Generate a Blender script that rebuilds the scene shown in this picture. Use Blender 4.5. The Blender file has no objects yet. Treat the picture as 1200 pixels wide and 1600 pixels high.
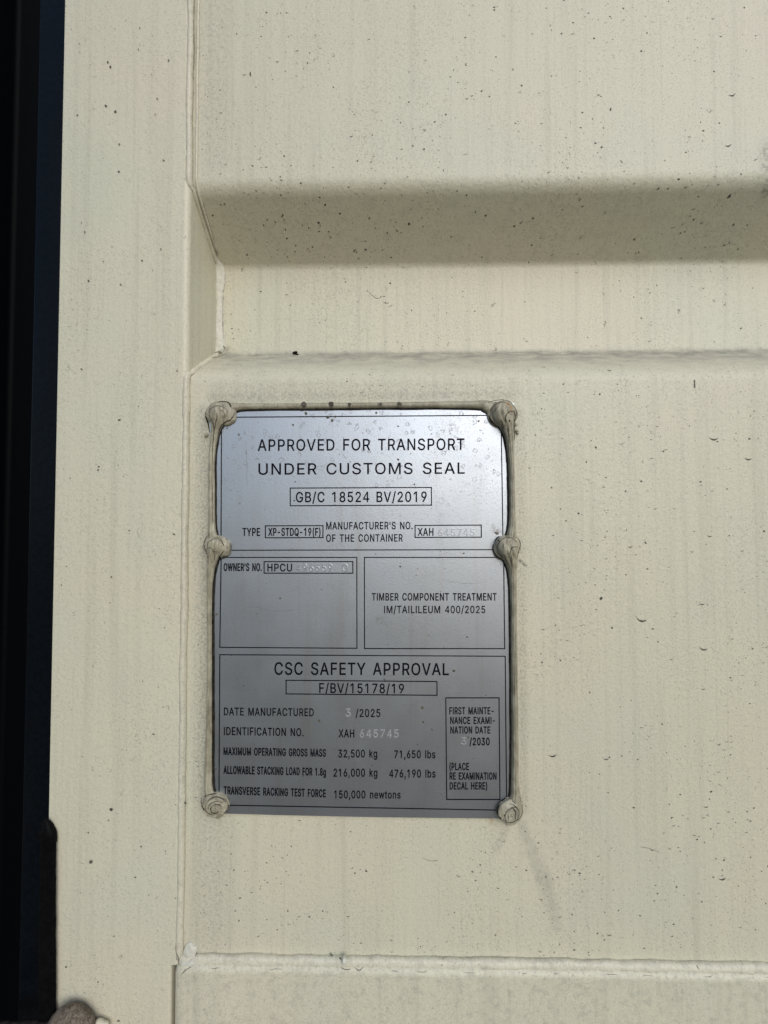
import bpy, bmesh, math, random
from mathutils import Vector, Matrix, noise as mnoise
from mathutils.geometry import delaunay_2d_cdt
from math import radians, sin, cos, pi, sqrt, exp, atan2
random.seed(7)
scene = bpy.context.scene

# ------------------------------------------------------------------ camera, sky, sun, exposure
CAM_Z = 1.35          # height of the lens above the yard
DIST = 0.24           # distance of the lens from the door face (metres)
FPX = 600.0           # focal length in photo pixels (photo is 1200 wide)
fwd = Vector((-0.0156, 1.0, 0.0252)).normalized()
right = fwd.cross(Vector((0, 0, 1))).normalized()
up = right.cross(fwd).normalized()
roll = radians(0.09)
right, up = (right * cos(roll) - up * sin(roll)), (up * cos(roll) + right * sin(roll))
CAM = Vector((0.0, -DIST, CAM_Z))
cam_data = bpy.data.cameras.new("camera")
cam_data.sensor_fit = 'HORIZONTAL'
cam_data.sensor_width = 24.0
cam_data.lens = 24.0 * FPX / 1200.0
cam_data.clip_start = 0.005
cam_data.clip_end = 400.0
cam = bpy.data.objects.new("camera", cam_data)
scene.collection.objects.link(cam)
cam.matrix_world = Matrix(((right.x, up.x, -fwd.x, CAM.x), (right.y, up.y, -fwd.y, CAM.y),
                           (right.z, up.z, -fwd.z, CAM.z), (0, 0, 0, 1)))
scene.camera = cam

SUN_EL, SUN_AZ = radians(29), radians(24)      # azimuth measured from straight in front of the door, towards +x
world = bpy.data.worlds.new("World")
scene.world = world
world.use_nodes = True
wt = world.node_tree
sky = wt.nodes.new('ShaderNodeTexSky')
sky.sky_type = 'NISHITA'
sky.sun_disc = False
sky.sun_elevation = SUN_EL
sky.sun_rotation = pi - SUN_AZ
sky.air_density = 1.0
sky.dust_density = 1.0
sky.ozone_density = 1.0
bg = wt.nodes['Background']
wt.links.new(sky.outputs['Color'], bg.inputs['Color'])
bg.inputs['Strength'].default_value = 0.10
sun_d = bpy.data.lights.new("sun", 'SUN')
sun_d.energy = 1.5
sun_d.angle = radians(55)
sun_d.color = (1.0, 0.97, 0.93)
sun = bpy.data.objects.new("sun", sun_d)
scene.collection.objects.link(sun)
sd = Vector((sin(SUN_AZ) * cos(SUN_EL), -cos(SUN_AZ) * cos(SUN_EL), sin(SUN_EL)))
sun.rotation_euler = sd.to_track_quat('Z', 'Y').to_euler()
sun.location = (0.5, -3, 3)
vs = scene.view_settings
vs.view_transform = 'Standard'
vs.look = 'None'
vs.exposure = 0.26
vs.gamma = 1.0
vs.use_curve_mapping = False
scene.cycles.use_denoising = True

GROUND_A, GROUND_B = (0.150, 0.129, 0.088), (0.205, 0.177, 0.125)
# ------------------------------------------------------------------ geometry helpers
S = DIST / FPX        # metres per photo pixel on the door face

def P(u, v, depth=0.0):
    """point of the plane y = depth seen at photo pixel (u, v)"""
    d = fwd * FPX + right * (u - 600.0) - up * (v - 800.0)
    return CAM + d * ((depth + DIST) / d.y)

def link(o, parent=None):
    scene.collection.objects.link(o)
    if parent:
        o.parent = parent
    return o

def thing(name, label, cat, loc, group=None):
    o = bpy.data.objects.new(name, None)
    o.empty_display_size = 0.05
    o.location = loc
    o['label'] = label
    o['kind'] = 'thing'
    o['category'] = cat
    if group:
        o['group'] = group
    return link(o)

def part(name, me, mats, parent, smooth=False, auto=None):
    """me has world coordinates; it becomes a child of parent"""
    if parent is not None:
        me.transform(Matrix.Translation(-parent.location))
    me.name = name
    for m in (mats if isinstance(mats, (list, tuple)) else [mats]):
        me.materials.append(m)
    if smooth:
        for p in me.polygons:
            p.use_smooth = True
    if auto is not None:
        me.set_sharp_from_angle(angle=radians(auto))
    return link(bpy.data.objects.new(name, me), parent)

def mesh_from(verts, faces):
    me = bpy.data.meshes.new("m")
    me.from_pydata([tuple(v) for v in verts], [], faces)
    me.update()
    bm = bmesh.new()
    bm.from_mesh(me)
    bmesh.ops.recalc_face_normals(bm, faces=bm.faces)
    bm.to_mesh(me)
    bm.free()
    return me

def lerp(a, b, t):
    return a + (b - a) * t

def curve_pts(keys, n):
    """Catmull-Rom through tuples"""
    out = []
    m = len(keys)
    for i in range(m - 1):
        p0 = keys[max(i - 1, 0)]; p1 = keys[i]; p2 = keys[i + 1]; p3 = keys[min(i + 2, m - 1)]
        for k in range(n):
            t = k / n
            out.append(tuple(0.5 * ((2 * b) + (c - a) * t + (2 * a - 5 * b + 4 * c - d) * t * t + (3 * b - a - 3 * c + d) * t ** 3)
                             for a, b, c, d in zip(p0, p1, p2, p3)))
    out.append(keys[-1])
    return out

# ------------------------------------------------------------------ materials
class NT:
    def __init__(self, name):
        self.m = bpy.data.materials.new(name)
        self.m.use_nodes = True
        self.t = self.m.node_tree
        self.b = self.t.nodes['Principled BSDF']
        self._pos = None
    def new(self, typ, **kw):
        n = self.t.nodes.new(typ)
        for k, v in kw.items():
            setattr(n, k, v)
        return n
    def put(self, sock, v):
        if v is None:
            return
        if isinstance(v, bpy.types.NodeSocket):
            self.t.links.new(v, sock)
        else:
            if sock.type == 'RGBA' and len(v) == 3:
                v = (*v, 1)
            sock.default_value = v
    def pos(self):
        if self._pos is None:
            self._pos = self.new('ShaderNodeNewGeometry').outputs['Position']
        return self._pos
    def scaled(self, s):
        n = self.new('ShaderNodeVectorMath', operation='MULTIPLY')
        self.put(n.inputs[0], self.pos())
        n.inputs[1].default_value = s
        return n.outputs[0]
    def add(self, a, b):
        n = self.new('ShaderNodeVectorMath', operation='ADD')
        self.put(n.inputs[0], a); self.put(n.inputs[1], b)
        return n.outputs[0]
    def noise(self, scale, detail=3, rough=0.55, vec=None, dist=0.0, color=False):
        n = self.new('ShaderNodeTexNoise')
        self.put(n.inputs['Vector'], vec if vec is not None else self.pos())
        n.inputs['Scale'].default_value = scale
        n.inputs['Detail'].default_value = detail
        n.inputs['Roughness'].default_value = rough
        n.inputs['Distortion'].default_value = dist
        return n.outputs['Color' if color else 'Fac']
    def math(self, op, a, b=None, c=None, clamp=False):
        n = self.new('ShaderNodeMath', operation=op, use_clamp=clamp)
        for i, x in enumerate((a, b, c)):
            if x is not None:
                self.put(n.inputs[i], x)
        return n.outputs[0]
    def ramp(self, f, a, b, lo=0.0, hi=1.0):
        n = self.new('ShaderNodeMapRange', interpolation_type='SMOOTHSTEP')
        self.put(n.inputs['Value'], f)
        n.inputs['From Min'].default_value = a
        n.inputs['From Max'].default_value = b
        n.inputs['To Min'].default_value = lo
        n.inputs['To Max'].default_value = hi
        return n.outputs['Result']
    def mix(self, f, a, b, blend='MIX'):
        n = self.new('ShaderNodeMix', data_type='RGBA', blend_type=blend)
        self.put(n.inputs[0], f); self.put(n.inputs[6], a); self.put(n.inputs[7], b)
        return n.outputs[2]
    def spots(self, scale, prob, rad, soft=0.08, wob=0.0, stretch=(1, 1, 1), seed=0.0):
        """irregular spots: one in `prob` of the Voronoi cells holds one"""
        vec = self.scaled(stretch)
        if seed:
            vec = self.add(vec, (seed, seed * 1.7, seed * 0.6))
        if wob:
            w = self.new('ShaderNodeVectorMath', operation='SCALE')
            self.put(w.inputs[0], self.noise(scale * 3, 2, 0.6, color=True))
            w.inputs['Scale'].default_value = wob / scale
            vec = self.add(vec, w.outputs[0])
        v = self.new('ShaderNodeTexVoronoi')
        self.put(v.inputs['Vector'], vec)
        v.inputs['Scale'].default_value = scale
        sep = self.new('ShaderNodeSeparateColor')
        self.put(sep.inputs[0], v.outputs['Color'])
        on = self.math('LESS_THAN', sep.outputs[0], prob)
        r = self.math('MULTIPLY_ADD', sep.outputs[1], rad * 0.8, rad * 0.35)
        d = self.math('SUBTRACT', r, v.outputs['Distance'])
        s = self.math('DIVIDE', d, soft, clamp=True)
        return self.math('MULTIPLY', s, on), sep.outputs[2]
    def seg(self, a, b, ra, rb):
        """soft mask along the segment a-b (world points), radius ra -> rb"""
        ab = Vector(b) - Vector(a)
        n = self.new('ShaderNodeVectorMath', operation='SUBTRACT')
        self.put(n.inputs[0], self.pos()); n.inputs[1].default_value = a
        dt = self.new('ShaderNodeVectorMath', operation='DOT_PRODUCT')
        self.put(dt.inputs[0], n.outputs[0]); dt.inputs[1].default_value = ab / ab.length_squared
        t = self.math('ADD', dt.outputs['Value'], 0.0, clamp=True)
        sc = self.new('ShaderNodeVectorMath', operation='SCALE')
        sc.inputs[0].default_value = ab; self.put(sc.inputs['Scale'], t)
        df = self.new('ShaderNodeVectorMath', operation='DISTANCE')
        self.put(df.inputs[0], n.outputs[0]); self.put(df.inputs[1], sc.outputs[0])
        r = self.math('MULTIPLY_ADD', t, rb - ra, ra)
        q = self.math('DIVIDE', df.outputs['Value'], r)
        return self.ramp(q, 1.0, 0.15)
    def bump(self, h, dist, strength=1.0, prev=None):
        n = self.new('ShaderNodeBump')
        n.inputs['Strength'].default_value = strength
        n.inputs['Distance'].default_value = dist
        self.put(n.inputs['Height'], h)
        if prev is not None:
            self.put(n.inputs['Normal'], prev)
        return n.outputs[0]
    def out(self, color=None, rough=None, metal=None, normal=None, spec=None):
        self.put(self.b.inputs['Base Color'], color)
        self.put(self.b.inputs['Roughness'], rough)
        self.put(self.b.inputs['Metallic'], metal)
        self.put(self.b.inputs['Normal'], normal)
        self.put(self.b.inputs['Specular IOR Level'], spec)
        return self.m

def cream_paint(name, base=(0.580, 0.564, 0.442), panel=False, post=False, speck=1.0, grime_or_shade=0.0):
    n = NT(name)
    c = base
    # slow mottling of the weathered paint, slightly greener or pinker
    m1 = n.noise(7.0, 3, 0.5)
    c = n.mix(n.ramp(m1, 0.40, 0.66, 0, 0.55), c, tuple(x * y for x, y in zip(base, (1.03, 0.97, 0.98))))
    m2 = n.noise(11.0, 2, 0.5, n.add(n.pos(), (3.1, 0, 5.2)))
    c = n.mix(n.ramp(m2, 0.45, 0.7, 0, 0.6), c, tuple(x * y for x, y in zip(base, (0.93, 0.975, 1.0))))
    # rain streaks
    st = n.noise(1.0, 3, 0.6, n.scaled((150, 150, 4)))
    c = n.mix(n.ramp(st, 0.46, 0.76, 0, 0.28), c, tuple(x * 0.62 for x in base))
    st2 = n.noise(1.0, 2, 0.6, n.scaled((420, 420, 7)))
    c = n.mix(n.ramp(st2, 0.52, 0.78, 0, 0.20), c, tuple(x * 0.6 for x in base))
    # fine soot grain
    g = n.noise(900, 3, 0.75)
    gm = n.noise(32, 3, 0.6, n.scaled((1, 1, 0.45)))
    c = n.mix(n.math('MULTIPLY', n.ramp(g, 0.50, 0.70), n.ramp(gm, 0.3, 0.7, 0.30 * speck, 0.75 * speck)), c, (0.28, 0.27, 0.22))
    dirt = (0.10, 0.094, 0.078)
    s1, r1 = n.spots(330, 0.22, 0.22, 0.14, 1.5, (1, 1, 0.85))
    c = n.mix(n.math('MULTIPLY', s1, n.math('MULTIPLY', r1, 0.62 * speck)), c, dirt)
    s2, r2 = n.spots(150, 0.16, 0.15, 0.06, 1.2, (1, 1, 0.8), 4.7)
    c = n.mix(n.math('MULTIPLY', s2, n.math('MULTIPLY_ADD', r2, 0.6 * speck, 0.15)), c, dirt)
    s3, r3 = n.spots(620, 0.25, 0.26, 0.16, 1.5, (1, 1, 0.9), 9.3)
    c = n.mix(n.math('MULTIPLY', s3, n.math('MULTIPLY', r3, 0.5 * speck)), c, dirt)
    def stain(col, a, b, ra, rb, k, grain=120, lo=0.35, hi=0.7):
        nonlocal c
        f = n.math('MULTIPLY', n.seg(a, b, ra, rb), n.ramp(n.noise(grain, 3, 0.65), lo, hi, 0.15, 1.0))
        c = n.mix(n.math('MULTIPLY', f, k), c, col)
    grey = (0.17, 0.165, 0.155)
    if panel:
        e = 0.0
        # smear running down from the lower right sealant blob
        stain(grey, P(812, 1282), P(850, 1375), 0.004, 0.008, 0.30, 200, 0.2, 0.75)
        stain(grey, P(850, 1375), P(872, 1450), 0.008, 0.005, 0.26, 200, 0.2, 0.75)
        stain(grey, P(795, 1285), P(775, 1330), 0.004, 0.004, 0.30, 260)
        stain((0.42, 0.22, 0.07), P(766, 1279), P(767, 1287), 0.0035, 0.002, 0.75, 500)
        # grimy left margin beside the weld
        stain(grey, P(335, 1290), P(325, 1480), 0.022, 0.018, 0.30, 500, 0.42, 0.68)
        stain(grey, P(330, 20), P(335, 250), 0.022, 0.014, 0.24, 400, 0.45, 0.65)
        stain(grey, P(316, 650), P(314, 1240), 0.010, 0.010, 0.40, 700, 0.45, 0.65)
        # soot round the sealant
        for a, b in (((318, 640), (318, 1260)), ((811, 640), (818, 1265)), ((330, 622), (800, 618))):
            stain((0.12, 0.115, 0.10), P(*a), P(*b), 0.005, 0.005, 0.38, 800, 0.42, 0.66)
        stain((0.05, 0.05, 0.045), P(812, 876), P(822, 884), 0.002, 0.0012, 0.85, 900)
        stain((0.11, 0.105, 0.095), P(338, 556, 0.02), P(356, 546, DEEP), 0.006, 0.004, 0.75, 420)
        # streaked band under the upper fold
        stain(grey, P(340, 612), P(800, 606), 0.010, 0.010, 0.28, 600, 0.45, 0.65)
        # dark smudge at the far right above the fold
        stain((0.06, 0.058, 0.05), P(1210, 238), P(1212, 300), 0.014, 0.011, 0.7, 350, 0.40, 0.64)
        # soot lying on the ledge of the groove
        zz = n.new('ShaderNodeSeparateXYZ'); n.put(zz.inputs[0], n.pos())
        led = n.math('MULTIPLY', n.ramp(zz.outputs['Z'], LEDGE_TOP + 0.004, LEDGE_TOP - 0.002), n.ramp(zz.outputs['Z'], LEDGE_BOT - 0.002, LEDGE_TOP - 0.001, 0.0, 1.0))
        led = n.math('MULTIPLY', led, n.ramp(zz.outputs['Y'], 0.0015, 0.010))
        sw = n.noise(1.0, 5, 0.68, n.scaled((70, 110, 140)), 0.4)
        c = n.mix(n.math('MULTIPLY', led, n.ramp(sw, 0.32, 0.68, 0.25, 0.85)), c, (0.17, 0.163, 0.15))
    if post:
        # long rub mark down the upper half of the post
        stain((0.2, 0.195, 0.18), P(249, -40), P(236, 330), 0.0026, 0.0030, 0.70, 420, 0.32, 0.7)
        stain((0.2, 0.195, 0.18), P(236, 330), P(228, 900), 0.0030, 0.0022, 0.35, 420, 0.35, 0.7)
        stain((0.22, 0.21, 0.19), P(256, 60), P(252, 240), 0.002, 0.002, 0.35, 420, 0.35, 0.7)
    if grime_or_shade:
        c = n.mix(n.math('MULTIPLY', n.ramp(n.noise(240, 4, 0.7), 0.45, 0.7), grime_or_shade), c, grey)
    b = n.bump(n.noise(330, 3, 0.6), 0.00055, 0.55)
    b = n.bump(n.noise(1400, 2, 0.6), 0.00014, 0.6, b)
    b = n.bump(s2, -0.0004, 0.5, b)
    return n.out(c, n.ramp(g, 0.3, 0.7, 0.42, 0.56), None, b, 0.55)

def sealant_mat():
    n = NT("weathered_sealant")
    base = (0.265, 0.245, 0.18)
    c = n.mix(n.ramp(n.noise(150, 4, 0.6), 0.35, 0.65), base, (0.39, 0.37, 0.28))
    c = n.mix(n.ramp(n.noise(1.0, 4, 0.65, n.scaled((520, 520, 60)), 0.8), 0.50, 0.72, 0, 0.65), c, (0.125, 0.11, 0.08))
    c = n.mix(n.ramp(n.noise(700, 3, 0.7), 0.55, 0.75, 0, 0.30), c, (0.12, 0.11, 0.09))
    c = n.mix(n.math('MULTIPLY', n.seg(P(793, 634, -.008), P(799, 640, -.008), 0.003, 0.003), n.ramp(n.noise(500, 3), 0.4, 0.6)), c, (0.40, 0.22, 0.09))
    b = n.bump(n.noise(1.0, 4, 0.6, n.scaled((420, 420, 110)), 1.0), 0.0007, 0.8)
    return n.out(c, 0.40, None, b, 0.5)

def steel_mat():
    n = NT("dull_stainless_steel")
    c = (0.44, 0.478, 0.535)
    c = n.mix(n.ramp(n.noise(16, 4, 0.6), 0.4, 0.7, 0, 0.12), c, (0.36, 0.37, 0.38))
    st = n.noise(1.0, 3, 0.6, n.scaled((130, 130, 8)))
    c = n.mix(n.ramp(st, 0.5, 0.8, 0, 0.40), c, (0.36, 0.355, 0.345))
    g = n.noise(1100, 2, 0.7)
    gm = n.noise(45, 3, 0.6)
    dm = n.math('MULTIPLY', n.ramp(g, 0.54, 0.72), n.ramp(gm, 0.35, 0.7, 0.12, 0.55))
    s1, r1 = n.spots(330, 0.3, 0.24, 0.10, 1.6, (1, 1, 0.8), 2.2)
    dm = n.math('MAXIMUM', dm, n.math('MULTIPLY', s1, n.math('MULTIPLY', r1, 0.55)))
    # dried water marks: thin rings
    wv = n.new('ShaderNodeVectorMath', operation='SCALE'); n.put(wv.inputs[0], n.noise(420, 2, 0.6, color=True)); wv.inputs['Scale'].default_value = 0.0045
    v = n.new('ShaderNodeTexVoronoi'); n.put(v.inputs['Vector'], n.add(n.pos(), wv.outputs[0])); v.inputs['Scale'].default_value = 260
    sp = n.new('ShaderNodeSeparateColor'); n.put(sp.inputs[0], v.outputs['Color'])
    ring = n.math('SUBTRACT', v.outputs['Distance'], n.math('MULTIPLY_ADD', sp.outputs[1], 0.22, 0.10))
    ring = n.ramp(n.math('ABSOLUTE', ring), 0.09, 0.0)
    ring = n.math('MULTIPLY', ring, n.math('LESS_THAN', sp.outputs[0], 0.4))
    zz = n.new('ShaderNodeSeparateXYZ'); n.put(zz.inputs[0], n.pos())
    ring = n.math('MULTIPLY', ring, n.ramp(zz.outputs['Z'], P(600, 830).z, P(600, 690).z, 0.1, 0.5))
    dm = n.math('MAXIMUM', dm, ring)
    c = n.mix(dm, c, (0.22, 0.215, 0.205))
    for a, b, r, k in (((480, 1013), (560, 1018), 0.0012, 0.3), ((452, 1018), (520, 1019), 0.0008, 0.25),
                       ((772, 825), (778, 834), 0.004, 0.5), ((705, 662), (712, 674), 0.003, 0.4),
                       ((593, 968), (606, 972), 0.004, 0.3), ((752, 745), (749, 766), 0.0018, 0.35),
                       ((516, 646), (521, 660), 0.0035, 0.45), ((474, 660), (472, 668), 0.0025, 0.4)):
        f = n.math('MULTIPLY', n.seg(P(*a, -.0015), P(*b, -.0015), r, r), n.ramp(n.noise(420, 3, 0.7), 0.4, 0.62))
        c = n.mix(n.math('MULTIPLY', f, k * 1.3), c, (0.16, 0.16, 0.155))
    ro = n.math('ADD', n.ramp(n.noise(40, 4, 0.6), 0.3, 0.7, 0.435, 0.475), n.math('MULTIPLY', dm, 0.25))
    b = n.bump(n.noise(700, 2, 0.6), 0.00008, 0.5)
    b = n.bump(n.noise(1.0, 2, 0.5, n.scaled((60, 60, 25))), 0.0003, 0.025, b)
    b = n.bump(ring, 0.0002, 0.4, b)
    return n.out(c, ro, 1.0, b)

def plain(name, col, rough=0.5, metal=0.0, spec=0.4, bump=None, var=0.0):
    n = NT(name)
    c = col
    if var:
        c = n.mix(n.ramp(n.noise(300, 3, 0.6), 0.35, 0.65), tuple(x * (1 - var) for x in col), tuple(min(1, x * (1 + var)) for x in col))
    b = None
    if bump:
        b = n.bump(n.noise(bump[0], 3, 0.6), bump[1], 0.8)
    return n.out(c, rough, metal, b, spec)

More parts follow.
